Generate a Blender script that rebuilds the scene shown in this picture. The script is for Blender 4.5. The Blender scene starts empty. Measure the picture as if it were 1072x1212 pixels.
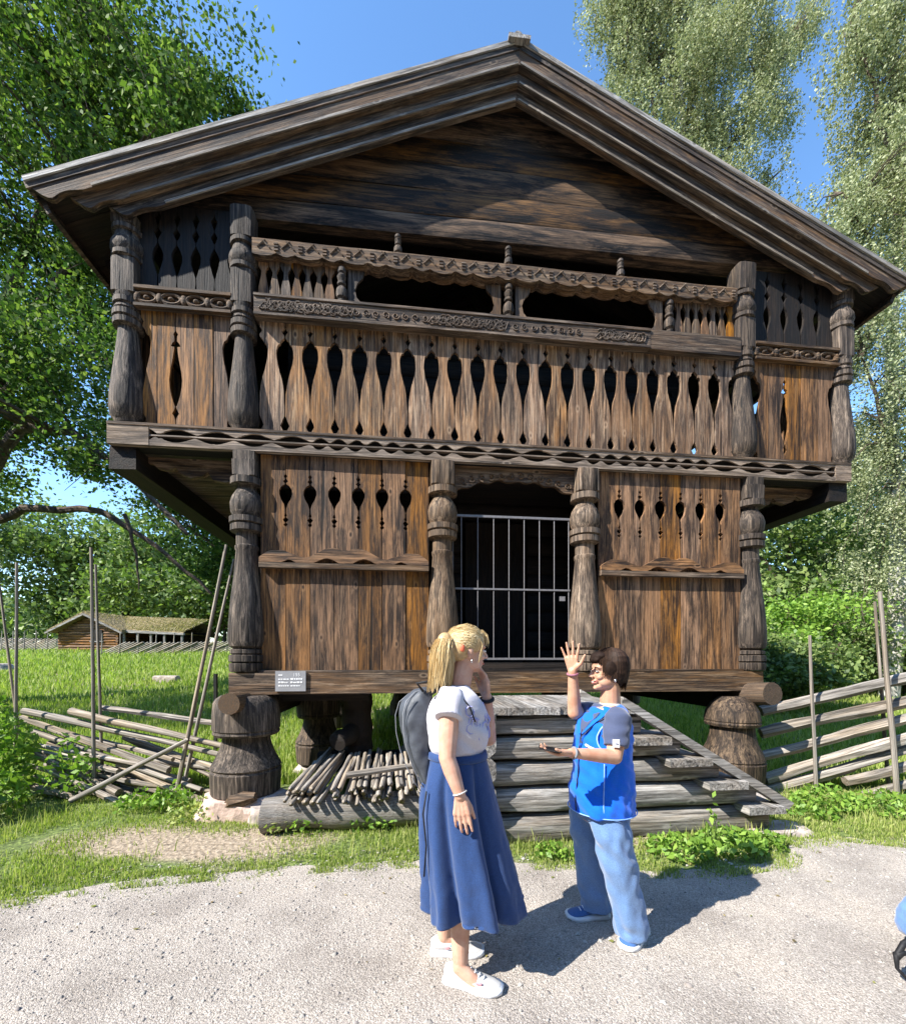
import bpy, math, random
import numpy as np
from mathutils import Vector, Matrix, noise, Euler
R = math.radians
random.seed(7); RNG = np.random.default_rng(11)
S = bpy.context.scene
COL = S.collection
# ------------------------------------------------------------------ camera, sky, sun, exposure
cam = bpy.data.cameras.new('camera'); co = bpy.data.objects.new('camera', cam); COL.objects.link(co)
co.location = (0, 0, 1.5); co.rotation_euler = (R(90), 0, 0)
cam.sensor_fit = 'HORIZONTAL'; cam.sensor_width = 36; cam.lens = 36*500/1072
cam.shift_y = 174/1072; cam.clip_start = .05; cam.clip_end = 1500
S.camera = co
SUN_D = Vector((.95, .56, -1.0)).normalized()                      # the way the sunlight travels
w = bpy.data.worlds.new('World'); S.world = w; w.use_nodes = True
nt = w.node_tree; bg = nt.nodes['Background']
sky = nt.nodes.new('ShaderNodeTexSky'); sky.sky_type = 'NISHITA'; sky.sun_disc = False
el = math.asin(-SUN_D.z); az = math.atan2(-SUN_D.x, -SUN_D.y)      # azimuth from +Y towards +X
sky.sun_elevation = el; sky.sun_rotation = az
sky.air_density = 1.0; sky.dust_density = .1; sky.ozone_density = 1.6
hs = nt.nodes.new('ShaderNodeHueSaturation'); hs.inputs['Saturation'].default_value = 1.16; hs.inputs['Value'].default_value = 1.72
nt.links.new(sky.outputs[0], hs.inputs['Color']); nt.links.new(hs.outputs[0], bg.inputs[0]); bg.inputs[1].default_value = .10
sl = bpy.data.lights.new('sun', 'SUN'); sl.energy = 5.0; sl.angle = R(.5); sl.color = (1, .955, .88)
so = bpy.data.objects.new('sun', sl); COL.objects.link(so); so.rotation_euler = SUN_D.to_track_quat('-Z', 'Y').to_euler()
vs = S.view_settings; vs.view_transform = 'Standard'; vs.look = 'None'; vs.exposure = 1.2; vs.gamma = 1; vs.use_curve_mapping = False

# ------------------------------------------------------------------ helpers
def tag(o, label=None, cat=None, group=None, kind=None):
    if label: o['label'] = label
    if cat: o['category'] = cat
    if group: o['group'] = group
    if kind: o['kind'] = kind
    return o
def empty(name, loc=(0, 0, 0), rz=0, label=None, cat=None, group=None):
    o = bpy.data.objects.new(name, None); COL.objects.link(o); o.location = loc; o.rotation_euler = (0, 0, rz)
    o.empty_display_size = .1
    return tag(o, label, cat, group)
def link(name, me, mat=None, parent=None, M=None):
    o = bpy.data.objects.new(name, me); COL.objects.link(o)
    if mat and not me.materials: me.materials.append(mat)
    if parent: o.parent = parent
    if M is not None: o.matrix_basis = M
    return o
def unit_tube(m, K, wy, wz, rad, n=8, jit=0):
    rings = []
    for i in range(K+1):
        r = rad(i/K) if callable(rad) else rad; cy, cz = wy(i/K), wz(i/K)
        rings += [(i/K, cy+r*math.cos(2*math.pi*k/n)*(1+random.uniform(-jit, jit)), cz+r*math.sin(2*math.pi*k/n)*(1+random.uniform(-jit, jit))) for k in range(n)]
    f = [(i*n+k, i*n+(k+1) % n, (i+1)*n+(k+1) % n, (i+1)*n+k) for i in range(K) for k in range(n)]
    f.append(tuple(range(n-1, -1, -1))); f.append(tuple(K*n+k for k in range(n))); m.add(rings, f); return m
class MB:
    def __init__(s): s.v = []; s.f = []; s.m = []; s.cm = 0
    def add(s, vs_, fs):
        b = len(s.v); s.v += [tuple(p) for p in vs_]; s.f += [tuple(b+i for i in f) for f in fs]; s.m += [s.cm]*len(fs)
    def box(s, x0, x1, y0, y1, z0, z1, j=0):
        r = lambda: random.uniform(-j, j)
        p = [(x+r(), y+r(), z+r()) for z in (z0, z1) for y in (y0, y1) for x in (x0, x1)]
        s.add(p, [(0, 2, 3, 1), (4, 5, 7, 6), (0, 1, 5, 4), (2, 6, 7, 3), (0, 4, 6, 2), (1, 3, 7, 5)]); return s
    def prism(s, poly, y0, y1):
        # poly: outline in (x, z), extruded along y
        n = len(poly)
        a = [(x, y0, z) for x, z in poly]; b = [(x, y1, z) for x, z in poly]
        s.add(a+b, [tuple(range(n)), tuple(range(2*n-1, n-1, -1))]+[(i+n, (i+1) % n+n, (i+1) % n, i) for i in range(n)]); return s
    def lathe(s, prof, cx=0, cy=0, n=16, sq=None):
        # prof: (z, r[, square]); square entries give a chamfered square section
        rings = []
        for e in prof:
            z, r = e[0], e[1]; q = len(e) > 2
            ring = []
            for k in range(n):
                a = 2*math.pi*(k+.5)/n
                if q:
                    m = max(abs(math.cos(a)), abs(math.sin(a))); rr = min(r/m, r*1.26)
                else: rr = r
                ring.append((cx+rr*math.cos(a), cy+rr*math.sin(a), z))
            rings.append(ring)
        v = sum(rings, []); f = []
        for i in range(len(rings)-1):
            for k in range(n):
                k2 = (k+1) % n; f.append((i*n+k, i*n+k2, (i+1)*n+k2, (i+1)*n+k))
        f.append(tuple(range(n-1, -1, -1))); f.append(tuple((len(rings)-1)*n+k for k in range(n)))
        s.add(v, f); return s
    def tube(s, pts, rad, n=8, caps=True, jit=0):
        pts = [Vector(p) for p in pts]
        if not hasattr(rad, '__len__'): rad = [rad]*len(pts)
        rings = []; up = Vector((0, 0, 1)); prev = None
        for i, p in enumerate(pts):
            d = (pts[min(i+1, len(pts)-1)]-pts[max(i-1, 0)]).normalized()
            if prev is None:
                prev = d.cross(up if abs(d.z) < .9 else Vector((1, 0, 0))).normalized()
            a = (prev-d*prev.dot(d)).normalized(); b = d.cross(a); prev = a
            rings += [p+(a*math.cos(2*math.pi*k/n)+b*math.sin(2*math.pi*k/n))*rad[i]*(1+random.uniform(-jit, jit)) for k in range(n)]
        f = []
        for i in range(len(pts)-1):
            for k in range(n):
                k2 = (k+1) % n; f.append((i*n+k, i*n+k2, (i+1)*n+k2, (i+1)*n+k))
        if caps: f.append(tuple(range(n-1, -1, -1))); f.append(tuple((len(pts)-1)*n+k for k in range(n)))
        s.add(rings, f); return s
    def ell(s, c, r, M=None, n=16, m=10):
        c = Vector(c); v = []; f = []
        for i in range(m+1):
            th = math.pi*i/m
            for k in range(n):
                ph = 2*math.pi*k/n
                p = Vector((r[0]*math.sin(th)*math.cos(ph), r[1]*math.sin(th)*math.sin(ph), r[2]*math.cos(th)))
                if M is not None: p = M @ p
                v.append(c+p)
        for i in range(m):
            for k in range(n):
                k2 = (k+1) % n; f.append((i*n+k, (i+1)*n+k, (i+1)*n+k2, i*n+k2))
        s.add(v, f); return s
    def mesh(s, name='mesh', smooth=False):
        me = bpy.data.meshes.new(name); me.from_pydata(s.v, [], s.f)
        if any(s.m): me.polygons.foreach_set('material_index', s.m)
        if smooth: me.polygons.foreach_set('use_smooth', [True]*len(s.f))
        me.update(); return me
    def build(s, name, mat, parent=None, smooth=False, M=None):
        o = link(name, s.mesh(name, smooth), mat, parent, M)
        if name == 'carving': o['kind'] = 'stuff'
        return o
def auto(o, deg=35):
    me = o.data
    if not me.polygons: return o
    me.polygons.foreach_set('use_smooth', [True]*len(me.polygons)); me.set_sharp_from_angle(angle=R(deg)); return o
def arr_mesh(name, V, F):
    V = np.asarray(V, np.float32); F = np.asarray(F, np.int32); k = F.shape[1]
    me = bpy.data.meshes.new(name)
    me.vertices.add(len(V)); me.vertices.foreach_set('co', V.ravel())
    me.loops.add(F.size); me.loops.foreach_set('vertex_index', F.ravel())
    me.polygons.add(len(F)); me.polygons.foreach_set('loop_start', np.arange(0, F.size, k, dtype=np.int32))
    me.update(calc_edges=True); return me
def dirM(p0, p1, r=1, roll=0, L=None, rz=None):
    p0 = Vector(p0); d = Vector(p1)-p0; ln = d.length if L is None else L
    q = d.to_track_quat('X', 'Z').to_matrix().to_4x4()
    return Matrix.Translation(p0) @ q @ Matrix.Rotation(roll, 4, 'X') @ Matrix.Diagonal((ln, r, rz or r, 1))
def wob(p, s=1., seed=0): return noise.noise(Vector(p)*s+Vector((seed*7.1, seed*3.3, seed*1.7)))

# ------------------------------------------------------------------ materials
def newmat(name):
    m = bpy.data.materials.new(name); m.use_nodes = True; t = m.node_tree
    return m, t, t.nodes['Principled BSDF']
def N(t, typ, **kw):
    n = t.nodes.new(typ)
    for k, v in kw.items():
        if k.startswith('i_'): n.inputs[int(k[2:])].default_value = v
        else: setattr(n, k, v)
    return n
def ramp(t, fac, stops):
    r = N(t, 'ShaderNodeValToRGB'); e = r.color_ramp.elements
    while len(e) < len(stops): e.new(.5)
    for i, (p, c) in enumerate(stops):
        e[i].position = p; e[i].color = (*c, 1) if len(c) == 3 else c
    t.links.new(fac, r.inputs[0]); return r.outputs[0]
def mixc(t, fac, a, b, mode='MIX'):
    m = N(t, 'ShaderNodeMix', data_type='RGBA', blend_type=mode)
    for s_, v in ((0, fac), (6, a), (7, b)):
        if hasattr(v, 'is_linked'): t.links.new(v, m.inputs[s_])
        else: m.inputs[s_].default_value = v if s_ == 0 else (*v, 1)
    return m.outputs[2]
def wood(name, axis, dark, mid, light, patch=None, patch_amt=.5, rough=.75, bump=.5, knots=True, crack=.6, cross=1., spec=.35):
    m, t, b = newmat(name); L = t.links.new
    tc = N(t, 'ShaderNodeTexCoord'); oi = N(t, 'ShaderNodeObjectInfo')
    mul = N(t, 'ShaderNodeVectorMath', operation='SCALE'); mul.inputs[0].default_value = (31, 17, 23); L(oi.outputs['Random'], mul.inputs[3])
    add = N(t, 'ShaderNodeVectorMath', operation='ADD'); L(tc.outputs['Object'], add.inputs[0]); L(mul.outputs[0], add.inputs[1])
    def mapped(al, ac):
        mp = N(t, 'ShaderNodeMapping'); sc = [ac*cross]*3; sc['xyz'.index(axis)] = al; mp.inputs['Scale'].default_value = sc
        L(add.outputs[0], mp.inputs[0]); return mp.outputs[0]
    n1 = N(t, 'ShaderNodeTexNoise'); n1.inputs['Scale'].default_value = 1; n1.inputs['Detail'].default_value = 6; n1.inputs['Roughness'].default_value = .78; n1.inputs['Distortion'].default_value = .8
    L(mapped(1.7, 22), n1.inputs[0])
    c = ramp(t, n1.outputs[0], [(.33, dark), (.48, mid), (.66, light)])
    n2 = N(t, 'ShaderNodeTexNoise'); n2.inputs['Scale'].default_value = 1; n2.inputs['Detail'].default_value = 7; n2.inputs['Roughness'].default_value = .72; n2.inputs['Distortion'].default_value = .4
    L(mapped(1.2, 8), n2.inputs[0])
    if patch:
        f = ramp(t, n2.outputs[0], [(.45, (0, 0, 0)), (.60, (patch_amt,)*3)])
        c = mixc(t, f, c, mixc(t, .75, c, patch))
    n3 = N(t, 'ShaderNodeTexNoise'); n3.inputs['Scale'].default_value = 1; n3.inputs['Detail'].default_value = 4; n3.inputs['Roughness'].default_value = .7
    L(mapped(2.2, 75), n3.inputs[0])
    st = ramp(t, n3.outputs[0], [(.36, (.22,)*3), (.52, (.95,)*3), (.68, (1.5,)*3)])
    c = mixc(t, .85, c, st, 'MULTIPLY')
    n4 = N(t, 'ShaderNodeTexNoise'); n4.inputs['Scale'].default_value = 1; n4.inputs['Detail'].default_value = 2; n4.inputs['Distortion'].default_value = .3
    L(mapped(.75, 22), n4.inputs[0])
    ck = ramp(t, n4.outputs[0], [(.30, (1-crack,)*3), (.36, (1,)*3)])
    c = mixc(t, 1., c, ck, 'MULTIPLY')
    h = N(t, 'ShaderNodeMath', operation='MULTIPLY'); L(n3.outputs[0], h.inputs[0]); L(ck, h.inputs[1])
    h2 = N(t, 'ShaderNodeMath', operation='MULTIPLY_ADD'); L(n1.outputs[0], h2.inputs[0]); h2.inputs[1].default_value = .7; L(h.outputs[0], h2.inputs[2])
    if knots:
        vo = N(t, 'ShaderNodeTexVoronoi'); vo.inputs['Scale'].default_value = 1; L(mapped(2.6, 5.0), vo.inputs[0])
        kf = ramp(t, vo.outputs[0], [(.03, (1,)*3), (.07, (0,)*3)]); c = mixc(t, kf, c, tuple(x*.45 for x in mid))
        kr = ramp(t, vo.outputs[0], [(.06, (0,)*3), (.09, (.35,)*3), (.15, (0,)*3)]); c = mixc(t, kr, c, tuple(min(1, x*1.5) for x in light))
    hv = N(t, 'ShaderNodeHueSaturation'); L(c, hv.inputs['Color'])
    mr = N(t, 'ShaderNodeMapRange'); L(oi.outputs['Random'], mr.inputs[0]); mr.inputs[3].default_value = .78; mr.inputs[4].default_value = 1.2; L(mr.outputs[0], hv.inputs['Value'])
    mr2 = N(t, 'ShaderNodeMath', operation='FRACT'); m7 = N(t, 'ShaderNodeMath', operation='MULTIPLY'); L(oi.outputs['Random'], m7.inputs[0]); m7.inputs[1].default_value = 7.3; L(m7.outputs[0], mr2.inputs[0])
    mr3 = N(t, 'ShaderNodeMapRange'); L(mr2.outputs[0], mr3.inputs[0]); mr3.inputs[3].default_value = .75; mr3.inputs[4].default_value = 1.15; L(mr3.outputs[0], hv.inputs['Saturation'])
    L(hv.outputs[0], b.inputs['Base Color'])
    bp = N(t, 'ShaderNodeBump'); bp.inputs['Strength'].default_value = bump; bp.inputs['Distance'].default_value = .012; L(h2.outputs[0], bp.inputs['Height']); L(bp.outputs[0], b.inputs['Normal'])
    b.inputs['Roughness'].default_value = rough; b.inputs['Specular IOR Level'].default_value = spec
    return m
def plain(name, col, rough=.7, bump=0, scale=40, var=.25, spec=.4, metal=0, obj=True, dist=.01, det=4):
    m, t, b = newmat(name); L = t.links.new
    tc = N(t, 'ShaderNodeTexCoord'); n1 = N(t, 'ShaderNodeTexNoise'); n1.inputs['Scale'].default_value = scale; n1.inputs['Detail'].default_value = det
    L(tc.outputs['Object'], n1.inputs[0])
    c = ramp(t, n1.outputs[0], [(.3, tuple(x*(1-var) for x in col)), (.7, tuple(min(1, x*(1+var)) for x in col))])
    L(c, b.inputs['Base Color']); b.inputs['Roughness'].default_value = rough; b.inputs['Specular IOR Level'].default_value = spec; b.inputs['Metallic'].default_value = metal
    if bump:
        bp = N(t, 'ShaderNodeBump'); bp.inputs['Strength'].default_value = bump; bp.inputs['Distance'].default_value = dist; L(n1.outputs[0], bp.inputs['Height']); L(bp.outputs[0], b.inputs['Normal'])
    return m
def leafmat(name, cols, trans=.35, rough=.5, spec=.35, tint=(1.0, 1.2, .5)):
    m, t, b = newmat(name); L = t.links.new
    ge = N(t, 'ShaderNodeNewGeometry'); c = ramp(t, ge.outputs['Random Per Island'], [(i/(len(cols)-1), x) for i, x in enumerate(cols)])
    L(c, b.inputs['Base Color']); b.inputs['Roughness'].default_value = rough; b.inputs['Specular IOR Level'].default_value = spec
    tr = N(t, 'ShaderNodeBsdfTranslucent'); tc_ = mixc(t, 1, c, tint, 'MULTIPLY'); L(tc_, tr.inputs[0])
    mx = N(t, 'ShaderNodeMixShader'); mx.inputs[0].default_value = trans
    L(b.outputs[0], mx.inputs[1]); L(tr.outputs[0], mx.inputs[2]); L(mx.outputs[0], t.nodes['Material Output'].inputs[0]); return m
D, MI, LI = (.018, .011, .007), (.075, .038, .017), (.19, .098, .042)
ORANGE = (.36, .17, .05)
W = {}
for ax in 'xyz':
    W['plank'+ax] = wood('tarred plank wood '+ax, ax, (.007, .0045, .0035), (.056, .027, .012), (.27, .140, .055), (.42, .185, .046), .8, crack=.8)
    W['grey'+ax] = wood('weathered brown wood '+ax, ax, (.010, .007, .0055), (.062, .041, .027), (.25, .18, .12), (.26, .13, .045), .4, crack=.8)
    W['old'+ax] = wood('old grey log wood '+ax, ax, (.09, .083, .075), (.235, .22, .20), (.40, .38, .355), (.32, .21, .11), .3, crack=.75, cross=.8)
    W['dark'+ax] = wood('shade-dark log wood '+ax, ax, (.003, .0025, .0025), (.008, .006, .005), (.022, .014, .009), (.04, .02, .009), .35, crack=.7)  # near-black: shade of the gallery interior is put into the log colour
W['void'] = wood('shade-dark recess wood', 'x', (.003, .003, .003), (.006, .005, .004), (.012, .009, .007), None, 0, knots=False)  # shade of the carved holes painted in as a near-black recess colour
W['doorpost'] = wood('warm carved post wood', 'z', (.016, .011, .008), (.10, .064, .038), (.32, .215, .125), (.36, .19, .07), .4, crack=.85, knots=False, bump=.8)
W['strip'] = wood('sun bleached brown wood', 'x', (.035, .026, .02), (.17, .125, .09), (.42, .32, .235), (.34, .2, .09), .3, crack=.7)
W['beadw'] = wood('pale edge wood', 'x', (.10, .08, .065), (.24, .195, .155), (.42, .36, .29), None, 0)
W['bal'] = wood('weathered baluster wood', 'z', (.016, .010, .007), (.115, .065, .035), (.42, .275, .155), (.46, .21, .06), .6, crack=.8)
W['post'] = wood('carved post wood', 'z', (.010, .0075, .006), (.050, .035, .025), (.21, .15, .10), (.20, .13, .08), .12, crack=.85, knots=False, bump=.8)
W['rake'] = wood('weathered barge board wood', 'x', (.010, .007, .0055), (.046, .031, .022), (.20, .145, .10), (.34, .17, .06), .35, crack=.8, spec=.4)
W['pole'] = wood('split fence pole wood', 'x', (.15, .12, .09), (.34, .29, .23), (.55, .50, .42), (.5, .34, .18), .5, cross=.7, crack=.7)
UP = {}
UP['pole'] = wood('round pole wood', 'x', (.11, .095, .08), (.25, .22, .185), (.43, .39, .34), (.40, .27, .14), .45, cross=.04, crack=.5, knots=False, bump=.3)
M_end = plain('log end grain', (.34, .31, .27), .9, .8, 30, .5)
M_iron = plain('galvanised iron bar', (.20, .19, .195), .5, 0, 30, .15, .5, .2)
M_stone = plain('granite stone', (.40, .34, .30), .9, .9, 9, .35, .3, 0, dist=.03, det=8)

# ------------------------------------------------------------------ ground
def sstep(t): t = min(1, max(0, t)); return t*t*(3-2*t)
def HG(x, y):
    r = max(0, y-8.2); r2 = r*r/(r+2.5)
    k = .118+(.045-.118)*sstep((x+3)/9)
    z = k*min(r2, 24)+.035*max(0, min(r2-24, 120))
    return z+.05*noise.noise(Vector((x*.25, y*.25, 0)))*min(1, max(0, (y-3.2))*.5)
def HGv(P): return np.array([HG(float(a), float(b)) for a, b in P])
def ground_sheet():
    xs = np.concatenate([np.linspace(-400, -45, 10), np.linspace(-40, 40, 140), np.linspace(45, 400, 10)])
    ys = np.concatenate([np.linspace(-60, -4, 6), np.linspace(-3, 12, 75), np.linspace(12.3, 60, 70), np.linspace(65, 500, 12)])
    V = [(x, y, HG(x, y)) for y in ys for x in xs]; nx = len(xs)
    F = [(j*nx+i, j*nx+i+1, (j+1)*nx+i+1, (j+1)*nx+i) for j in range(len(ys)-1) for i in range(nx-1)]
    me = arr_mesh('ground', V, F); me.polygons.foreach_set('use_smooth', [True]*len(F))
    m, t, b = newmat('grassy soil'); L = t.links.new
    tc = N(t, 'ShaderNodeTexCoord')
    n1 = N(t, 'ShaderNodeTexNoise'); n1.inputs['Scale'].default_value = .9; n1.inputs['Detail'].default_value = 9; L(tc.outputs['Object'], n1.inputs[0])
    n2 = N(t, 'ShaderNodeTexNoise'); n2.inputs['Scale'].default_value = 28; n2.inputs['Detail'].default_value = 6; L(tc.outputs['Object'], n2.inputs[0])
    a = ramp(t, n2.outputs[0], [(.3, (.045, .06, .018)), (.5, (.10, .14, .03)), (.7, (.22, .27, .07))])
    c = ramp(t, n2.outputs[0], [(.3, (.16, .12, .08)), (.7, (.42, .34, .25))])
    f0 = ramp(t, n1.outputs[0], [(.56, (0,)*3), (.66, (1,)*3)])
    gd = N(t, 'ShaderNodeMapping'); gd.inputs['Location'].default_value = (2.15, -3.52, 0); L(tc.outputs['Object'], gd.inputs[0])
    g2 = N(t, 'ShaderNodeVectorMath', operation='MULTIPLY'); g2.inputs[1].default_value = (.85, 2.4, 1); L(gd.outputs[0], g2.inputs[0]); g3 = N(t, 'ShaderNodeVectorMath', operation='LENGTH'); L(g2.outputs[0], g3.inputs[0])
    g4 = N(t, 'ShaderNodeMath', operation='MULTIPLY_ADD'); L(n1.outputs[0], g4.inputs[0]); g4.inputs[1].default_value = -1.2; L(g3.outputs['Value'], g4.inputs[2])
    f = mixc(t, 1, f0, ramp(t, g4.outputs[0], [(.25, (1,)*3), (.55, (0,)*3)]), 'LIGHTEN')
    L(mixc(t, f, a, c), b.inputs['Base Color']); b.inputs['Roughness'].default_value = .95
    bp = N(t, 'ShaderNodeBump'); bp.inputs['Strength'].default_value = .8; bp.inputs['Distance'].default_value = .03; L(n2.outputs[0], bp.inputs['Height']); L(bp.outputs[0], b.inputs['Normal'])
    tag(link('ground', me, m), kind='structure')
ground_sheet()
# edge between gravel and grass: (X, Y) from left to right
EDGE = [(-40, 1.2), (-9, 1.7), (-5, 2.2), (-2.77, 2.62), (-2.18, 2.85), (-1.24, 3.02), (-.4, 3.12), (.3, 3.14), (.9, 3.06), (1.32, 2.98), (1.9, 3.0), (2.5, 3.16), (2.75, 3.42), (3.2, 3.55), (3.7, 3.42), (5, 3.3), (9, 3.2), (40, 3)]
def edgeY(x):
    for (x0, y0), (x1, y1) in zip(EDGE, EDGE[1:]):
        if x <= x1: return y0+(y1-y0)*(x-x0)/(x1-x0)
    return EDGE[-1][1]
def gravel():
    m, t, b = newmat('fine grey gravel'); L = t.links.new
    tc = N(t, 'ShaderNodeTexCoord')
    vo = N(t, 'ShaderNodeTexVoronoi'); vo.inputs['Scale'].default_value = 190; L(tc.outputs['Object'], vo.inputs[0])
    v2 = N(t, 'ShaderNodeTexVoronoi'); v2.inputs['Scale'].default_value = 75; L(tc.outputs['Object'], v2.inputs[0])
    n1 = N(t, 'ShaderNodeTexNoise'); n1.inputs['Scale'].default_value = 2.2; n1.inputs['Detail'].default_value = 7; L(tc.outputs['Object'], n1.inputs[0])
    n2 = N(t, 'ShaderNodeTexNoise'); n2.inputs['Scale'].default_value = 130; n2.inputs['Detail'].default_value = 5; L(tc.outputs['Object'], n2.inputs[0])
    sp = N(t, 'ShaderNodeSeparateColor'); L(vo.outputs['Color'], sp.inputs[0])
    c = ramp(t, sp.outputs[0], [(0, (.235, .205, .18)), (.35, (.355, .32, .285)), (.75, (.41, .37, .335)), (1, (.51, .465, .42))])
    c2 = ramp(t, n1.outputs[0], [(.30, (.74, .72, .70)), (.5, (.98, .97, .95)), (.68, (1.16, 1.13, 1.08))]); c = mixc(t, 1, c, c2, 'MULTIPLY')
    c3 = ramp(t, n2.outputs[0], [(.35, (.6,)*3), (.6, (1.12,)*3)]); c = mixc(t, .8, c, c3, 'MULTIPLY')
    L(c, b.inputs['Base Color']); b.inputs['Roughness'].default_value = .95; b.inputs['Specular IOR Level'].default_value = .2
    ad = N(t, 'ShaderNodeMath', operation='ADD'); L(vo.outputs[0], ad.inputs[0]); L(v2.outputs[0], ad.inputs[1])
    bp = N(t, 'ShaderNodeBump'); bp.invert = True; bp.inputs['Strength'].default_value = .55; bp.inputs['Distance'].default_value = .008; L(ad.outputs[0], bp.inputs['Height']); L(bp.outputs[0], b.inputs['Normal'])
    xs = np.concatenate([np.linspace(-40, -6, 20), np.linspace(-5.9, 6, 400), np.linspace(6.2, 40, 20)])
    V = []; K = 8
    for x in xs:
        e = edgeY(x)+.05*noise.noise(Vector((x*3, 0, 0)))+.04*noise.noise(Vector((x*14, 3, 0)))
        for k in range(K+1):
            y = -60+(e+60)*(1-(1-k/K)**3); V.append((x, y, HG(x, y)+.006))
    F = [(i*(K+1)+k, (i+1)*(K+1)+k, (i+1)*(K+1)+k+1, i*(K+1)+k+1) for i in range(len(xs)-1) for k in range(K)]
    tag(link('gravel_path', arr_mesh('gravel_path', V, F), m), kind='structure')
    # loose pebbles
    n = 9000; x = RNG.uniform(-3.6, 4.2, n); y = 1.3+RNG.random(n)**.8*2.2
    ok = np.array([b_ < edgeY(a)+.25 for a, b_ in zip(x, y)]); x, y = x[ok], y[ok]; n = len(x)
    s = RNG.lognormal(-5.15, .45, n); s = np.minimum(s, .022)
    T = np.array([(1, 0, -.3), (-.5, .87, -.3), (-.5, -.87, -.3), (.15, .1, .75), (-.7, .1, .3), (.5, -.6, .35)], np.float32)
    th = RNG.uniform(0, 6.28, n); c_, s_ = np.cos(th), np.sin(th)
    P = T[None]*RNG.uniform(.6, 1.3, (n, 6, 3))
    X = (P[..., 0]*c_[:, None]-P[..., 1]*s_[:, None])*s[:, None]+x[:, None]; Y = (P[..., 0]*s_[:, None]+P[..., 1]*c_[:, None])*s[:, None]+y[:, None]
    Z = P[..., 2]*s[:, None]*.7+.008+HGv(np.c_[x, y])[:, None]
    V = np.stack([X, Y, Z], -1).reshape(-1, 3)
    f = np.array([(0, 5, 3), (0, 3, 1), (1, 3, 4), (4, 3, 2), (2, 3, 5), (2, 5, 0), (1, 4, 2)])
    F = (f[None]+np.arange(n)[:, None, None]*6).reshape(-1, 3)
    o = link('pebbles', arr_mesh('pebbles', V, F), leafmat('pebble stone', [(.17, .15, .14), (.3, .28, .25), (.42, .39, .35), (.25, .22, .2)], 0, .9, .2))
    tag(o, 'small loose pebbles scattered over the grey gravel path', 'pebbles', kind='stuff')
gravel()

# ------------------------------------------------------------------ grass
def blades(name, xy, h, wd, cols, label, trans=.4, lean=.5):
    n = len(xy); z = HGv(xy); th = RNG.uniform(0, 6.28, n); ph = RNG.uniform(0, 6.28, n)
    h = h*RNG.uniform(.5, 1.3, n); ln = lean*h*RNG.random(n)
    b = np.c_[xy, z-.005]; sx = np.c_[np.cos(th), np.sin(th), 0*th]*(wd*RNG.uniform(.6, 1.4, n))[:, None]
    ld = np.c_[np.cos(ph), np.sin(ph), 0*ph]
    mid = b+ld*(ln*.35)[:, None]; mid[:, 2] += h*.6
    tip = b+ld*ln[:, None]; tip[:, 2] += h*.95
    V = np.stack([b-sx, b+sx, mid+sx*.7, mid-sx*.7, tip], 1).reshape(-1, 3)
    i = np.arange(n)[:, None]*5
    F = np.concatenate([np.c_[i, i+1, i+2], np.c_[i, i+2, i+3], np.c_[i+3, i+2, i+4]])
    o = link(name, arr_mesh(name, V, F), leafmat(name+' leaf', cols, trans)); tag(o, label, 'grass', kind='stuff'); return o
def dens(x, y, s=1.2, o=0): return noise.noise(Vector((x*s+o, y*s, o)))
GCOL = [(.12, .18, .03), (.23, .32, .055), (.35, .43, .10), (.54, .54, .22), (.17, .24, .05), (.44, .41, .21)]
def near_grass():
    pts = []
    n = 0
    while n < 105000:
        x = random.uniform(-4.6, 5.2); e = edgeY(x); y = e-.12+random.random()**1.25*2.6
        if -2.0 < x < 3.3 and y > 4.6: continue
        ed = y-e
        # dry bare patch left of the boulder
        bare = math.exp(-(((x+2.15)/1.0)**4+((y-3.38+.1*x+.2)/.33)**4)*1.1)
        if random.random() < bare*1.0: continue
        p = .55+.9*dens(x, y, 2.2)
        if ed < .12: p = .25+1.2*dens(x, y, 5, 3)+max(0, ed)*3
        if random.random() > p: continue
        if .15 < x < 2.6 and y > 3.42+.11*x and y < 4.5+.1*x: continue
        pts.append((x, y)); n += 1
    P = np.array(pts); blades('grass', P, .038, .0034, GCOL, 'short green grass between the gravel path and the timber building')
    P2 = []
    while len(P2) < 2600:
        x = random.uniform(-4.5, 5); e = edgeY(x); y = e+.1+random.random()*1.6
        if dens(x, y, 1.7, 9) < .05 or (.15 < x < 2.6 and y > 3.4+.11*x): continue
        if math.exp(-(((x+2.1)/1.2)**4+((y-3.4)/.45)**4)) > .3 and random.random() > .06: continue
        P2.append((x, y))
    P4 = []
    while len(P4) < 7000:
        x = random.uniform(-4.6, 5); y = edgeY(x)-abs(random.gauss(0, .09))+.03
        if dens(x, y, 4, 5) > .02: P4.append((x, y))
    blades('edge_grass', np.array(P4), .028, .003, GCOL, 'thin stray grass creeping over the edge of the gravel')
    blades('tall_grass', np.array(P2), .13, .0035, [(.16, .24, .05), (.33, .38, .1), (.5, .5, .2)], 'taller seeding grass tufts near the timber building')
    P3 = []
    while len(P3) < 130000:
        d = 5.0+22*random.random()**1.5; x = random.uniform(-1.15, 1.15)*d
        y = d
        P3.append((x, y))
    P3 = np.array(P3); hs = .10+.006*P3[:, 1]
    blades('meadow_grass', P3, hs, .004+.0009*P3[:, 1], [(.14, .22, .035), (.24, .33, .055), (.34, .41, .09), (.46, .48, .17), (.2, .28, .06)], 'long bright green meadow grass behind the pole fences')
near_grass()

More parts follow.
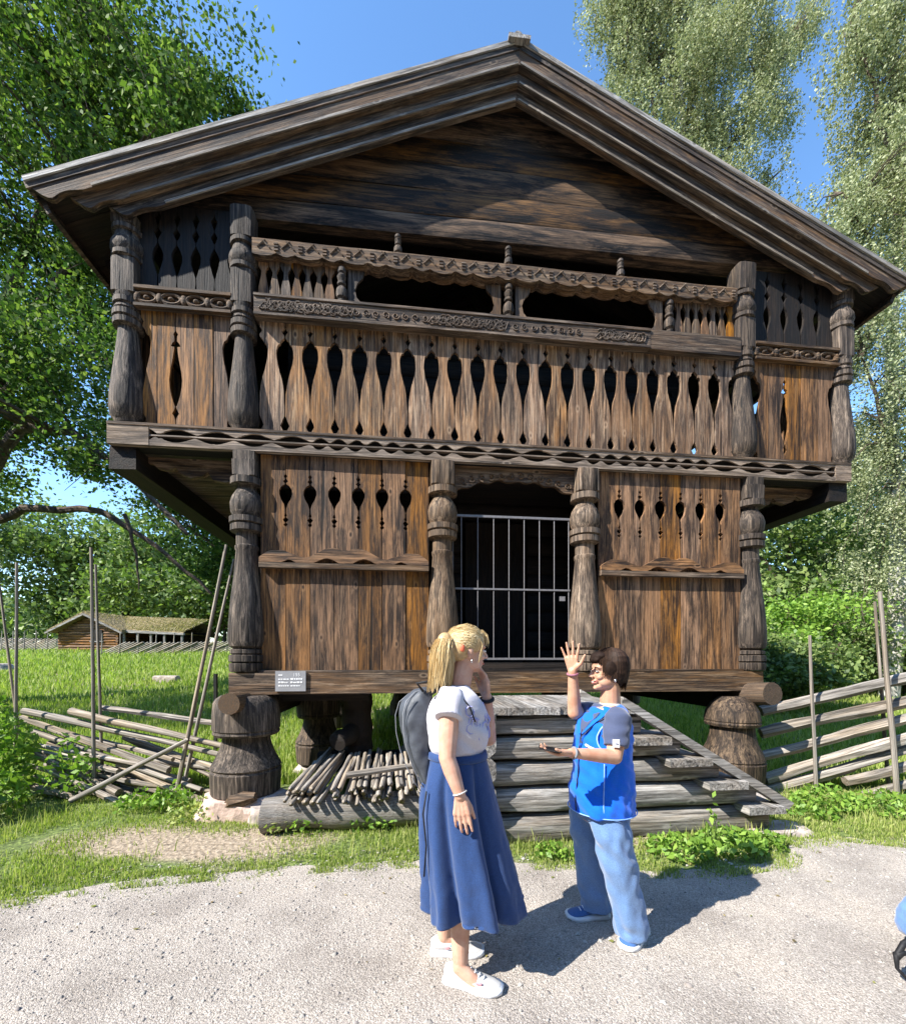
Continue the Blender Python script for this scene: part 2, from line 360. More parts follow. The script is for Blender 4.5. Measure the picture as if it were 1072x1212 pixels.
# generic leaf cloud: centres, leaf size -> diamond leaves
def leaf_verts(C, size, droop=0., aspect=.55, rng=RNG):
    n = len(C); a = rng.normal(size=(n, 3)); a[:, 2] = a[:, 2]*(1-droop)-droop*1.5
    a /= np.linalg.norm(a, axis=1)[:, None]
    r = rng.normal(size=(n, 3)); b = np.cross(a, r); b /= np.linalg.norm(b, axis=1)[:, None]
    s = (size*rng.uniform(.6, 1.35, n))[:, None]
    nr = np.cross(a, b)
    V = np.stack([C-a*s, C+b*s*aspect-a*s*.1+nr*s*.15, C+a*s, C-b*s*aspect-a*s*.1+nr*s*.15], 1).reshape(-1, 3)
    F = np.arange(n*4).reshape(n, 4); return V, F
def herb(name, x, y, r, n, size, mat, label, cat='plant', h=.15, group=None):
    m = MB(); z0 = HG(x, y); P = []; t = empty(name, (x, y, z0), 0, label, cat, group)
    for k in range(n):
        a = random.uniform(0, 6.28); rr = r*math.sqrt(random.random()); hh = h*random.uniform(.3, 1.15)*(1-.5*rr/r)
        P.append((rr*math.cos(a), rr*math.sin(a)*.8, hh))
    P = np.array(P); V, F = leaf_verts(P, size, 0, .5)
    link('foliage', arr_mesh('foliage', V, F), mat, t)
    for p in P[::max(1, n//14)]: m.tube([(p[0]*.4, p[1]*.4, -.01), (p[0]*.8, p[1]*.8, p[2]*.6), tuple(p)], .002, 4, False)
    m.build('stem', M_stem, t); return t
M_stem = plain('green plant stem', (.12, .18, .04), .6)
M_herb = leafmat('herb leaf', [(.10, .2, .03), (.2, .34, .05), (.3, .44, .08)], .35)
M_herb2 = leafmat('pale herb leaf', [(.2, .3, .07), (.35, .42, .12), (.5, .5, .22)], .35)
M_oak = leafmat('maple leaf', [(.028, .062, .015), (.06, .115, .024), (.12, .19, .042), (.23, .29, .09)], .42, .6, .12)
M_birch = leafmat('birch leaf', [(.15, .18, .085), (.26, .29, .145), (.36, .385, .22), (.46, .47, .31)], .30, .6, .15, tint=(1, 1.08, .75))
M_far = leafmat('woodland leaf', [(.06, .10, .03), (.11, .17, .045), (.18, .25, .07), (.27, .33, .11)], .35, .55)
M_bark = plain('grey brown bark', (.085, .065, .048), .95, 1., 14, .5, .2, 0, dist=.03, det=8)
M_birchbark = plain('white birch bark', (.42, .40, .36), .8, .8, 5, .5, .2, 0, dist=.02, det=8)

# ------------------------------------------------------------------ the loft building
AL = math.atan(.111)
BO = Vector((0, 4.5, 0))
BM = Matrix.Translation(BO) @ Matrix.Rotation(AL, 4, 'Z')
def bw(u, v, z): return BM @ Vector((u, v, z))
B = empty('loft_building', BO, AL, 'two-storey dark timber storehouse with carved posts and gallery, standing on stout wooden feet', 'building')
U0, U1 = -2.09, 3.43          # front corner posts of the lower storey
UC = .65                      # ridge
FACE = -.105; PAN = -.04
# turned posts
LOW = [(1.37, .15), (1.385, .158), (1.455, .158), (1.465, .138), (1.475, .16), (1.535, .16), (1.545, .138), (1.555, .152), (1.59, .152), (1.602, .128), (1.625, .155), (1.68, .165), (1.85, .163), (2.1, .148), (2.35, .127), (2.58, .113), (2.6, .12), (2.63, .12), (2.64, .112), (2.76, .112), (2.775, .15), (2.835, .15), (2.845, .137), (2.855, .157), (2.91, .157), (2.92, .13), (2.97, .148), (3.05, .153), (3.12, .14), (3.2, .106), (3.225, .108), (3.235, .15), (3.3, .15), (3.31, .13)]
UPP = [(3.765, .11), (3.80, .122), (3.82, .125), (3.85, .143), (3.95, .152), (4.1, .148), (4.3, .132), (4.5, .116), (4.72, .102), (4.735, .13), (4.785, .132), (4.795, .118), (4.81, .134), (4.86, .134), (4.87, .12), (4.885, .128), (4.92, .118), (4.935, .13), (4.98, .13), (4.99, .12), (5.03, .125)]
_g = lambda P_: [(z, .134+(r-.134)*1.38) for z, r in P_]
LOW, UPP = _g(LOW), [(z, .113+(r-.124)*1.42) for z, r in UPP]
def low_post(u, sq):
    p = list(LOW)
    p = p+([(3.32, .128, 1), (3.558, .128, 1)] if sq else [(3.32, .118, 1), (3.47, .122, 1), (3.475, .112, 1), (3.558, .115, 1)])
    return auto(MB().lathe(p, u, 0, 20).build('post', W['doorpost' if sq else 'post'], B), 40)
for u, q in ((U0, 0), (-.115, 1), (1.46, 1), (U1, 0)): low_post(u, q)
def up_post(u, s=1., top=5.98):
    p = [(z, r*s) for z, r in UPP]+[(5.035, .108*s, 1), (5.36, .108*s, 1), (5.365, .105*s), (5.38, .132*s), (5.42, .132*s), (5.43, .12*s), (5.47, .142*s), (5.52, .138*s), (5.58, .112*s), (5.62, .105*s), (5.63, .128*s), (5.67, .13*s), (5.68, .105*s), (5.69, .108*s, 1), (top, .112*s, 1)]
    return auto(MB().lathe(p, u, 0, 20).build('post', W['post'], B), 40)
up_post(-2.12); up_post(3.34); up_post(-3.2, 1.05, 5.78); up_post(4.6, 1.0, 5.8)

def outline(prof, cx, z0, z1, hw, left=True, right=True):
    # prof: (s, gap) pairs bottom to top; returns outline of a board with both edges cut in
    Lp = [(cx-hw+(g if left else 0), z0+(z1-z0)*s) for s, g in prof]
    Rp = [(cx+hw-(g if right else 0), z0+(z1-z0)*s) for s, g in prof]
    return Lp[::-1][::1][::-1]+Rp[::-1]
E0 = .0035
BAL = [(0, E0), (.025, E0), (.06, .028), (.085, .043), (.11, .033), (.145, .014), (.17, E0), (.25, E0), (.3, .007), (.36, .010), (.44, .020), (.50, .034), (.56, .054), (.62, .071), (.68, .081), (.73, .081), (.77, .073), (.79, .062), (.793, .046), (.815, .040), (.835, .022), (.842, .008), (.855, E0), (.868, E0), (.885, .018), (.905, .03), (.918, .018), (.935, E0), (.945, .010), (.955, E0), (1, E0)]
def board(name, prof, cx, z0, z1, hw, v, th, mat, left=True, right=True, parent=B, jit=.004):
    pr = [(s, max(E0*.6, g+random.uniform(-.0022, .0022)) if 0 < s < 1 else g) for s, g in prof]
    ol = outline(pr, cx+random.uniform(-jit, jit)*.4, z0, z1, hw, left, right)
    dv = random.uniform(-jit, jit)
    return MB().prism(ol, v+dv, v+dv+th).build(name, mat, parent)
# main balustrade: 21 shaped boards
n = 21; a0, a1 = -1.965, 3.235; pt = (a1-a0)/n
for i in range(n):
    board('baluster_board', BAL, a0+pt*(i+.5), 3.765, 4.93, pt/2, PAN+.01, .03, W['bal'])
# side bays of the upper gallery
SIDE = [(0, E0), (.07, E0), (.1, .012), (.13, .032), (.165, .012), (.19, E0), (.2, .012), (.225, .022), (.28, .04), (.36, .056), (.42, .06), (.5, .05), (.58, .032), (.66, .018), (.7, .014), (.705, .044), (.73, .034), (.75, .012), (.79, .014), (.81, .022), (.83, .008), (.84, E0), (1, E0)]
FLAT = [(0, E0), (1, E0)]
HALF = [(0, .02), (.03, .045), (.08, .05), (.12, .02), (.2, .006), (.35, .03), (.5, .055), (.62, .085), (.72, .095), (.78, .08), (.8, .05), (.83, .04), (.86, .015), (.9, .03), (.93, .005), (1, .005)]
def side_bay(x0, x1, mirror=False):
    wds = [.17, .19, .19, .20, .2]; tot = sum(wds); k = (x1-x0)/tot; x = x0
    for i, w_ in enumerate(wds):
        w_ *= k
        pl = {0: HALF, 1: FLAT, 2: SIDE, 3: FLAT, 4: FLAT}[i]; pr = {0: FLAT, 1: SIDE, 2: FLAT, 3: FLAT, 4: HALF}[i]
        Lp = [(x+g, 3.765+1.15*s) for s, g in pl]; Rp = [(x+w_-g, 3.765+1.15*s) for s, g in pr]
        d = random.uniform(-.004, .004)
        MB().prism(Lp+Rp[::-1], PAN+d, PAN+d+.03).build('plank', W['plankz'], B)
        x += w_
side_bay(-3.07, -2.22); side_bay(3.46, 4.5)
PEAR = [(0, .03), (.04, .02), (.08, .008), (.14, E0), (.2, .006), (.28, .026), (.36, .045), (.43, .05), (.49, .034), (.53, .014), (.56, E0), (.6, E0), (.64, .02), (.68, .036), (.72, .014), (.75, E0), (.82, .02), (.86, .034), (.9, .012), (.94, E0), (1, E0)]
for x0, x1, nn in ((-3.1, -2.22, 5), (3.44, 4.5, 5)):
    for i in range(nn):
        p = (x1-x0)/nn; board('baluster_board', PEAR, x0+p*(i+.5), 5.11, 5.98, p/2, PAN+.02, .03, W['darkz'])  # darker wood than the lower boards stands in for the shade up here
# carved rails
def carved_side_rail(x0, x1):
    z0, z1 = 4.905, 5.105
    MB().box(x0, x1, -.06, .03, z0, z1, .002).build('rail', W['greyx'], B)
    L_ = x1-x0; m = MB()
    m.box(x0, x1, FACE, -.06, z1-.03, z1); m.box(x0, x1, FACE, -.06, z0, z0+.028)
    for c in (.12, .37, .63, .88):
        pts = [(x0+L_*(c+.1*math.cos(a)), -.075, (z0+z1)/2+.048*math.sin(a)) for a in np.linspace(0, 2*math.pi, 17)]
        m.tube(pts, .017, 6)
        m.ell((x0+L_*c, -.07, (z0+z1)/2), (.03, .03, .02))
    for c in (0.0, .25, .5, .75, 1.0):
        m.ell((x0+L_*min(.98, max(.02, c)), -.07, (z0+z1)/2), (.035, .03, .055))
    auto(m.build('carving', W['greyx'], B))
carved_side_rail(-3.1, -2.21); carved_side_rail(3.44, 4.5)
r2 = MB(); nseg = 40
r2.box(-1.99, 2.16, -.115, .03, 4.905, 5.112, .001)
MR = r2.build('rail', W['greyx'], B); MB().box(2.164, 3.245, -.112, .03, 4.902, 5.115, .001).build('rail', W['greyx'], B)
m = MB()
m.box(-1.99, 2.16, -.128, -.115, 5.088, 5.112); m.box(-1.99, 2.16, -.126, -.115, 4.905, 4.928)
def scroll(m, cx, cz, r, turns, s, rad=.009, v=-.12, flip=1):
    pts = []
    for k in range(22):
        f = k/21; a = s+turns*2*math.pi*f; rr = r*(1-f*.82); pts.append((cx+rr*math.cos(a)*flip, v, cz+rr*math.sin(a)))
    m.tube(pts, [rad*(1-.3*k/21) for k in range(22)], 5)
for x0, x1, dense in ((-1.92, -1.1, 1), (-1.05, -.2, 0), (-.25, .55, 1), (.6, 1.45, 0), (1.55, 2.08, 1)):
    x = x0+.05; k = 0
    while x < x1:
        scroll(m, x, 5.005, .055 if dense else .038, 1.3, random.uniform(0, 6), .011 if dense else .007, flip=1 if k % 2 else -1)
        if dense:
            scroll(m, x+.045, 5.03, .035, 1.1, random.uniform(0, 6), .009); scroll(m, x-.03, 4.975, .03, 1.2, random.uniform(0, 6), .009)
            m.tube([(x-.07, -.12, 4.965), (x-.02, -.124, 5.02), (x+.06, -.12, 4.96), (x+.09, -.12, 5.04)], .009, 5)
        x += .085 if dense else .1; k += 1
auto(m.build('carving', W['greyx'], B))
# gallery floor beam with pierced carving
gb = MB(); G0, G1 = -3.33, 4.64
gb.box(G0, G1, -.052, .09, 3.56, 3.765)
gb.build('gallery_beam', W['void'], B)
for z0_, z1_ in ((3.56, 3.585), (3.74, 3.765)): MB().box(-2.96, 4.44, -.09, -.052, z0_, z1_).build('beam_edge', W['strip'], B)
MB().box(G0, -2.96, FACE-.004, -.052, 3.56, 3.765, .001).build('beam_end', W['strip'], B); MB().box(4.44, G1, FACE-.004, -.052, 3.562, 3.765, .001).build('beam_end', W['strip'], B)
def wav(x, kind):
    p = (x*1.0) % .36/.36
    a = abs(math.sin(math.pi*p)); b_ = abs(math.sin(2*math.pi*p))
    return (.0+.050*a**1.2) if kind == 0 else (.0+.046*b_**1.3)
for kind, edge, sgn in ((0, 3.765, -1), (1, 3.56, 1)):
    top = []; xs = np.arange(-2.96, 4.44, .018)
    for i, x in enumerate(xs):
        sp = .022 if (x*2.1) % 1 < .06 else 0
        top.append((x, edge+sgn*(.088-wav(x+(.02 if kind else 0), int((x*.7) % 2))+sp*.2)))
    m = MB(); pl = [(xs[0], edge)]+top+[(xs[-1], edge)]
    # build as strip of quads so the face stays clean
    V = []; F = []
    for i, x in enumerate(xs):
        V += [(x, FACE, edge), (x, FACE, top[i][1]), (x, -.085, top[i][1]), (x, -.085, edge)]
    for i in range(len(xs)-1):
        for k in range(4):
            k2 = (k+1) % 4; F.append((i*4+k, i*4+k2, i*4+4+k2, i*4+4+k))
    m.add(V, F); m.build('pierced_strip', W['strip'], B)
MB().box(-2.96, 4.44, -.1, -.05, 3.656, 3.670).build('bead', W['strip'], B)
MB().box(G0, G1, -.115, FACE-.002, 3.748, 3.772, .001).build('drip_board', W['greyx'], B)
# zigzag top rail
m = MB(); xs = np.arange(-2.01, 3.23, .0375); V = []; F = []
for i, x in enumerate(xs):
    p = (x*1.0) % .45/.45; zz = .045*abs(2*abs((p*2) % 1-.5)) if p < .5 else .02*abs(2*abs((p*2) % 1-.5))
    zb = 5.50+zz+wob((x, 0, 0), 3)*.006; zt = 5.672+.006*wob((x, 1, 0), 2)
    V += [(x, FACE, zt), (x, FACE, zb), (x, .03, zb), (x, .03, zt)]
for i in range(len(xs)-1):
    for k in range(4):
        k2 = (k+1) % 4; F.append((i*4+k, i*4+k2, i*4+4+k2, i*4+4+k))
m.add(V, F); m.build('rail', W['greyx'], B)
m = MB()
for i in range(22):
    x = -1.9+i*.235
    for dx in (-.06, .06): m.tube([(x+dx, FACE-.004, 5.58), (x, FACE-.006, 5.64), (x-dx*.3, FACE-.004, 5.655)], .008, 4)
    for k in range(3): m.box(x+.1, x+.14, FACE-.012, FACE, 5.56+k*.03, 5.575+k*.03)
m.build('carving', W['greyx'], B)
# small turned balusters in the open band
FIN = [(0, .03), (.05, .042), (.12, .042), (.14, .028), (.2, .05), (.32, .056), (.42, .05), (.5, .026), (.54, .042), (.6, .042), (.62, .028), (.7, .04), (.76, .046), (.82, .03), (.86, .042), (.95, .042), (1, .03)]
def small_post(u, z0, z1, s=1): return auto(MB().lathe([(z0+(z1-z0)*a, r*s) for a, r in FIN], u, -.05, 14).build('small_post', W['post'], B))
for u in (-1.15, .59, 2.42): small_post(u, 5.112, 5.5, 1.05)
for u in (-.58, .59, 1.85): small_post(u, 5.67, 5.90, .8)
SB = [(0, .02), (.04, .008), (.1, .004), (.3, .006), (.45, .016), (.6, .03), (.72, .036), (.8, .026), (.86, .008), (.9, .004), (1, .004)]
def short_bal(x0, x1, nn):
    p = (x1-x0)/nn
    for i in range(nn): board('short_baluster', SB, x0+p*(i+.5), 5.112, 5.52, p/2, -.03, .025, W['greyz' if i % 3 else 'plankz'], jit=.003)
short_bal(-1.98, -1.22, 7); short_bal(2.5, 3.23, 7)
def console(u, d):
    o = [(0, 5.112), (.16, 5.112), (.15, 5.16), (.09, 5.22), (.07, 5.3), (.1, 5.38), (.15, 5.43), (.17, 5.5), (0, 5.5)]
    pl = [(u+d*x, z) for x, z in o]
    if d < 0: pl = pl[::-1]
    MB().prism(pl, -.04, -.012).build('bracket', W['greyz'], B)
console(-1.09, 1); console(.51, -1); console(.67, 1); console(2.35, -1)
# lower storey: planks with pierced upper part
s_ = lambda z: (z-1.372)/(3.56-1.372)
PK = [(0, E0), (s_(2.84), E0), (s_(2.86), .022), (s_(2.88), .006), (s_(2.91), .03), (s_(2.935), .006), (s_(2.95), .016), (s_(2.975), .006), (s_(3.02), .006), (s_(3.07), .02), (s_(3.12), .05), (s_(3.17), .064), (s_(3.21), .064), (s_(3.25), .04), (s_(3.27), .008), (s_(3.285), .012), (s_(3.30), .026), (s_(3.315), .01), (s_(3.33), .008), (s_(3.35), .02), (s_(3.37), .006), (s_(3.40), E0), (1, E0)]
def panel(x0, x1, nn):
    p = (x1-x0)/nn
    for i in range(nn):
        board('plank', PK, x0+p*(i+.5), 1.372, 3.56, p/2, PAN, .035, W['plankz'], i > 0, i < nn-1)
panel(-1.95, -.26, 7); panel(1.6, 3.29, 7)
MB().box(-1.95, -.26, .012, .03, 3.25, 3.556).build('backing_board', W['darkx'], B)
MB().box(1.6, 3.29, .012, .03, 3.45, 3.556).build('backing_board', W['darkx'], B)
def mid_rail(x0, x1):
    L_ = x1-x0; z0 = 2.41; K = 48; V = []; F = []
    def top(f):
        g = min(f, 1-f)*2   # symmetrical
        pts = [(0, .10), (.06, .14), (.12, .17), (.28, .175), (.36, .145), (.44, .125), (.52, .10), (.6, .12), (.68, .16), (.76, .195), (.84, .21), (.93, .205), (.95, .185), (1, .19)]
        for (a, b_), (c, d) in zip(pts, pts[1:]):
            if g <= c: return b_+(d-b_)*(g-a)/(c-a)
        return .19
    for i in range(K+1):
        f = i/K; x = x0+L_*f; zt = z0+top(f)+.003*wob((x*9, 0, 0))
        V += [(x, FACE, zt), (x, FACE, z0+.055), (x, PAN, z0+.055), (x, PAN, zt)]
    for i in range(K):
        for k in range(4):
            k2 = (k+1) % 4; F.append((i*4+k, i*4+k2, i*4+4+k2, i*4+4+k))
    F += [(0, 1, 2, 3), (K*4+3, K*4+2, K*4+1, K*4)]
    # wavy lower edge cut by arches: move bottoms up inside the arches
    for i in range(K+1):
        f = i/K
        for c, h, w_ in ((.17, .03, .035), (.39, .05, .07), (.61, .05, .07), (.83, .03, .035)):
            d = abs(f-c)/w_
            if d < 1:
                zz = z0+.055+h*(1-d**1.6)
                for k in (1, 2): V[i*4+k] = (V[i*4+k][0], V[i*4+k][1], max(V[i*4+k][2], zz))
    m = MB(); m.add(V, F); m.build('carved_rail', W['plankx'], B)
    MB().box(x0, x1, FACE-.004, PAN, z0, z0+.052, .001).build('rail', W['greyx'], B)
mid_rail(-1.945, -.265); mid_rail(1.605, 3.285)
# sill, threshold, thin ledge
MB().box(-2.22, -.05, -.13, .14, 1.15, 1.36, .004).build('sill_beam', W['greyx'], B)
MB().box(-.046, 3.5, -.13, .14, 1.145, 1.362, .004).build('sill_beam', W['greyx'], B)
MB().box(-1.95, -.26, -.10, -.042, 1.363, 1.385, .002).build('ledge', W['greyx'], B); MB().box(1.6, 3.29, -.10, -.042, 1.365, 1.387, .002).build('ledge', W['greyx'], B)
MB().box(.03, 1.32, -.06, .1, 1.362, 1.46, .002).build('threshold', W['darkx'], B)
MB().box(-1.93, -.9, .2, .5, 1.05, 1.2).build('floor_joist', W['darkx'], B)
# arched carved valance above the door
m = MB(); V = []; F = []; K = 40; x0, x1 = .02, 1.34
for i in range(K+1):
    f = i/K; x = x0+(x1-x0)*f; zb = 3.42-.14*abs(2*f-1)**2.2+.014*math.sin(f*40)-.02*math.exp(-((f-.5)/.04)**2)
    V += [(x, -.02, 3.557), (x, -.02, zb), (x, .02, zb), (x, .02, 3.557)]
for i in range(K):
    for k in range(4):
        k2 = (k+1) % 4; F.append((i*4+k, i*4+k2, i*4+4+k2, i*4+4+k))
m.add(V, F); VA = m.build('valance', W['greyx'], B)
m = MB()
for i in range(12): scroll(m, .1+i*.105, 3.47-.09*abs(2*(i/11)-1)**2, .04, 1.2, random.uniform(0, 6), .01, -.026, 1 if i % 2 else -1)
auto(m.build('carving', W['greyx'], VA))
# iron gate
GT = MB().box(-.0, 1.31, .035, .055, 3.035, 3.058).box(-.0, 1.31, .035, .055, 1.49, 1.512).box(-.0, 1.31, .036, .054, 2.25, 2.268).build('gate', M_iron, B)
bar = MB().lathe([(1.50, .0047), (3.045, .0047)], 0, 0, 8).mesh('bar'); bar.materials.append(M_iron)
for x in (.005, .096, .275, .45, .62, .79, .962, 1.13, 1.295): link('bar', bar, None, GT, Matrix.Translation((x, .045, 0)))
MB().box(1.19, 1.25, .03, .044, 2.14, 2.19).build('lock_plate', M_iron, GT)
# core log walls, floors, ceilings (mostly in deep shade behind the galleries)
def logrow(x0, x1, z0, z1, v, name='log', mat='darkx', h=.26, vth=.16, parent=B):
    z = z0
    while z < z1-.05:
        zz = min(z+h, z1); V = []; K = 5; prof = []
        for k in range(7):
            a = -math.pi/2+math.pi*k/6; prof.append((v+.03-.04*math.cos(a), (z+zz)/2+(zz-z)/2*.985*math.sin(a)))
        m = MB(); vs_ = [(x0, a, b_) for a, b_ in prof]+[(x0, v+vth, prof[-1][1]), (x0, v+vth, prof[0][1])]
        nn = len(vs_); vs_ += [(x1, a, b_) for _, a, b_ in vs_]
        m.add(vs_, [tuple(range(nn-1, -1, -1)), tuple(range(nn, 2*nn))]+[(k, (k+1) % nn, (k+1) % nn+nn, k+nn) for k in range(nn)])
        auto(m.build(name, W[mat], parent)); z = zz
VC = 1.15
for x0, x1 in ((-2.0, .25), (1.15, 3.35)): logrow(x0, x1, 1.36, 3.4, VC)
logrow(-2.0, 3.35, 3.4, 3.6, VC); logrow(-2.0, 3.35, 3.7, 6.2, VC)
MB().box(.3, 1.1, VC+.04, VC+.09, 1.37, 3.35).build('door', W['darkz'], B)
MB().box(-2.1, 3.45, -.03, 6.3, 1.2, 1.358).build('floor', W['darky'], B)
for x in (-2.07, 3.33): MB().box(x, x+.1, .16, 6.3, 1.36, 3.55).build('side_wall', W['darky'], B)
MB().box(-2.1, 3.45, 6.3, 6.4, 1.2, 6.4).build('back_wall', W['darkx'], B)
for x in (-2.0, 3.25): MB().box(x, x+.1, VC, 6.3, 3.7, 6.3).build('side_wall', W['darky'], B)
# gallery floor boards seen from below on both sides
for x0, x1 in ((-3.2, -2.05), (3.4, 4.5)):
    v = .1
    while v < 6.3:
        MB().box(x0, x1, v, v+.235, 3.60, 3.64, .004).build('floor_board', W['greyx'], B); v += .245
MB().box(-2.05, 3.4, .1, 6.3, 3.60, 3.64).build('floor_board', W['darkx'], B)
for x0 in (-3.34, 4.4): 
    MB().box(x0, x0+.24, -.06, 6.4, 3.34, 3.555, .006).build('side_beam', W['darky'], B)
    MB().box(x0+.03, x0+.19, .1, 6.4, 3.66, 5.75, .004).build('side_parapet', W['darkz'], B) if False else None
# outer side galleries: upright planks facing sideways
for x in (-3.2, 4.57):
    v = .1
    while v < 6.3:
        MB().box(x-.02, x+.015, v, v+.22, 3.62, 4.9).build('side_plank', W['plankz'], B); v += .228
    MB().box(x-.05, x+.05, .1, 6.4, 4.9, 5.05).build('side_rail', W['greyy'], B)
    MB().box(x-.06, x+.06, .05, 6.5, 5.72, 5.86).build('wall_plate', W['darky'], B)
    for v in (2.1, 4.2, 6.35): auto(MB().lathe([(z, r) for z, r in UPP]+[(5.04, .11, 1), (5.75, .11, 1)], x, v, 14).build('post', W['post'], B))
def bracket(u, d, v=.14):
    o = [(0, 3.555), (1.0, 3.555), (1.0, 3.50), (.86, 3.49), (.82, 3.45), (.72, 3.43), (.64, 3.46), (.6, 3.4), (.5, 3.36), (.38, 3.39), (.33, 3.43), (.28, 3.35), (.16, 3.33), (0, 3.36)]
    pl = [(u+d*x, z) for x, z in o]
    MB().prism(pl if d > 0 else pl[::-1], v, v+.06).build('bracket', W['greyx'], B)
bracket(-2.2, -1); bracket(3.54, 1); bracket(3.54, 1, 2.4); bracket(-2.2, -1, 2.4)
# roof
RU, RZ, SL, RW = UC, 7.73, .435, 4.52
def roofz(u): return RZ-SL*abs(u-RU)
ang = math.atan(SL); LEN = RW/math.cos(ang)
def gable_log(z0, z1, v, tilt=.018):
    zc = (z0+z1)/2
    du = (7.66-z1)/SL; du0 = (7.66-z0)/SL
    u0, u1, b0, b1 = max(-3.25, RU-du), min(4.65, RU+du), max(-3.25, RU-du0), min(4.65, RU+du0)
    K = 10; prof = []
    for k in range(7):
        a = -1+2*k/6; prof.append((v-.016*(1-a**4)+.012, a))
    V = []; F = []
    for i in range(K+1):
        f = i/K
        for pv, a in prof:
            g = (a+1)/2; x = (b0+(u0-b0)*g)*(1-f)+(b1+(u1-b1)*g)*f
            V.append((x, pv+.006*wob((x*2, zc, 0)), zc+a*(z1-z0)*.492+tilt*(x-RU)*max(0, (7.2-zc))*.8+.008*wob((x*1.3, zc*3, 2))))
        x = V[-1][0]; V.append((x, v+.14, zc+(z1-z0)*.49)); V.append((x, v+.14, zc-(z1-z0)*.49))
    nn = 9
    for i in range(K):
        for k in range(nn):
            k2 = (k+1) % nn; F.append((i*nn+k, i*nn+k2, (i+1)*nn+k2, (i+1)*nn+k))
    F += [tuple(range(nn-1, -1, -1)), tuple(K*nn+k for k in range(nn))]
    m = MB(); m.add(V, F); auto(m.build('gable_log', W['gable'], B))
W['gable'] = wood('shade-dark gable log wood', 'x', (.002, .002, .002), (.007, .005, .004), (.040, .022, .011), (.30, .15, .05), .6, crack=.75)  # near-black base holds the shade under the eaves; patches keep the brown wood
z = 6.07
for hgt in (.22, .27, .28, .26, .27, .28): gable_log(z, z+hgt, .055); z += hgt
MB().prism([(-3.3, 6.12), (4.6, 6.12), (RU, 7.66)], .21, .26).build('gable_backing', W['darkx'], B)
# roof deck, each side made of boards, grey cover boards on top
def rot_side(s):
    # local x runs from the ridge down the slope, on the left (s=-1) or right (s=1) side
    return Matrix.Translation((RU, 0, RZ)) @ (Matrix.Rotation(ang, 4, 'Y') if s > 0 else Matrix.Rotation(math.pi, 4, 'Z') @ Matrix.Rotation(ang, 4, 'Y'))
for s in (-1, 1):
    T = rot_side(s)
    f = (lambda a, b_: (a, b_)) if s > 0 else (lambda a, b_: (-b_, -a))
    v = -.2; k = 0
    while v < 6.9:
        y0, y1 = f(v, v+.225)
        MB().box(.0, LEN, y0, y1, -.06, -.02, .003).build('roof_board', W['darkx'], B, M=T); v += .23
    y0, y1 = f(-.275, 6.95)
    MB().box(-.02, LEN+.03, y0, y1, -.016, .045).build('roof_cover', W['rake'], B, M=T)
    y0, y1 = f(-.29, -.22); MB().box(0, LEN+.02, y0, y1, .035, .08, .002).build('roof_edge_board', W['rakegrey'] if 'rakegrey' in W else W['oldx'], B, M=T)
    # barge boards, three stepping back
    for bi, (d0, d1, vf, vb, cut) in enumerate(((-.018, -.150, -.265, -.215, 0), (-.13, -.262, -.21, -.165, .27), (-.245, -.362, -.16, -.115, .54))):
        Lb = LEN-cut; K = 60; V = []; F = []
        y0, y1 = (vf, vb) if s > 0 else (-vf, -vb)
        tn = math.tan(ang)
        for i in range(K+1):
            if i < 40: x = Lb*.86*i/40
            else: x = Lb*(.86+.14*(i-40)/20)
            e = max(0, (x-(Lb-.42)))/.42
            zb = d1+.006*wob((x*1.2, bi, s), 1)
            if e > 0:   # scalloped lower end
                zb += .035*abs(math.sin(e*math.pi*1.5))*(.5+e)+(.09*max(0, e-.8)/.2)
            xx = lambda zz: x+tn*abs(zz)*0
            top = d0; 
            # mitre at the ridge: boards meet on the vertical through the apex
            xm = (lambda zz: -zz*tn*-1) 
            x_t = max(x, -top*tn) if i == 0 else x+0; x_b = max(x, -zb*tn) if i == 0 else max(x, -zb*tn+.001)
            V += [(max(x, -top*tn*1.0+.001*i), y0, top), (max(x, -zb*tn+.001*i), y0, zb), (max(x, -zb*tn+.001*i), y1, zb), (max(x, -top*tn+.001*i), y1, top)]
        for i in range(K):
            for k in range(4):
                k2 = (k+1) % 4; q = (i*4+k, i*4+k2, i*4+4+k2, i*4+4+k); F.append(q if s > 0 else q[::-1])
        F += [(0, 1, 2, 3), (K*4+3, K*4+2, K*4+1, K*4)]
        # the mitre runs the other way: shift vertices near the ridge
        m = MB(); m.add(V, F); m.build('barge_board', W['rake'], B, M=T)
        # bead along the lower edge
        y0b, y1b = (vf-.012, vf) if s > 0 else (-vf, -vf+.012)
        MB().box(-d1*tn+.01, Lb-.5, y0b, y1b, d1+.004, d1+.026, .0015).build('bead', W['beadw'], B, M=T)
    # fascia at the eaves
    y0, y1 = f(-.18, 6.9)
    MB().box(LEN-.05, LEN-.01, y0, y1, -.17, -.02).build('eaves_board', W['rake'], B, M=T)
MB().box(RU-.12, RU+.10, -.33, 6.9, 7.745, 7.79, .006).build('ridge_board', W['oldy'], B); auto(MB().tube([(RU-.02, -.31, 7.80), (RU-.02, 6.9, 7.80)], .045, 9).build('ridge_log', W['oldy'], B))
# rafters and purlin ends under the eaves
for s in (-1, 1):
    for v in (.5, 1.6, 2.7, 3.8, 4.9, 6.0):
        T = rot_side(s); vv = v if s > 0 else -v
        MB().box(.1, LEN-.15, vv-.06, vv+.06, -.2, -.065).build('rafter', W['darkx'], B, M=T)

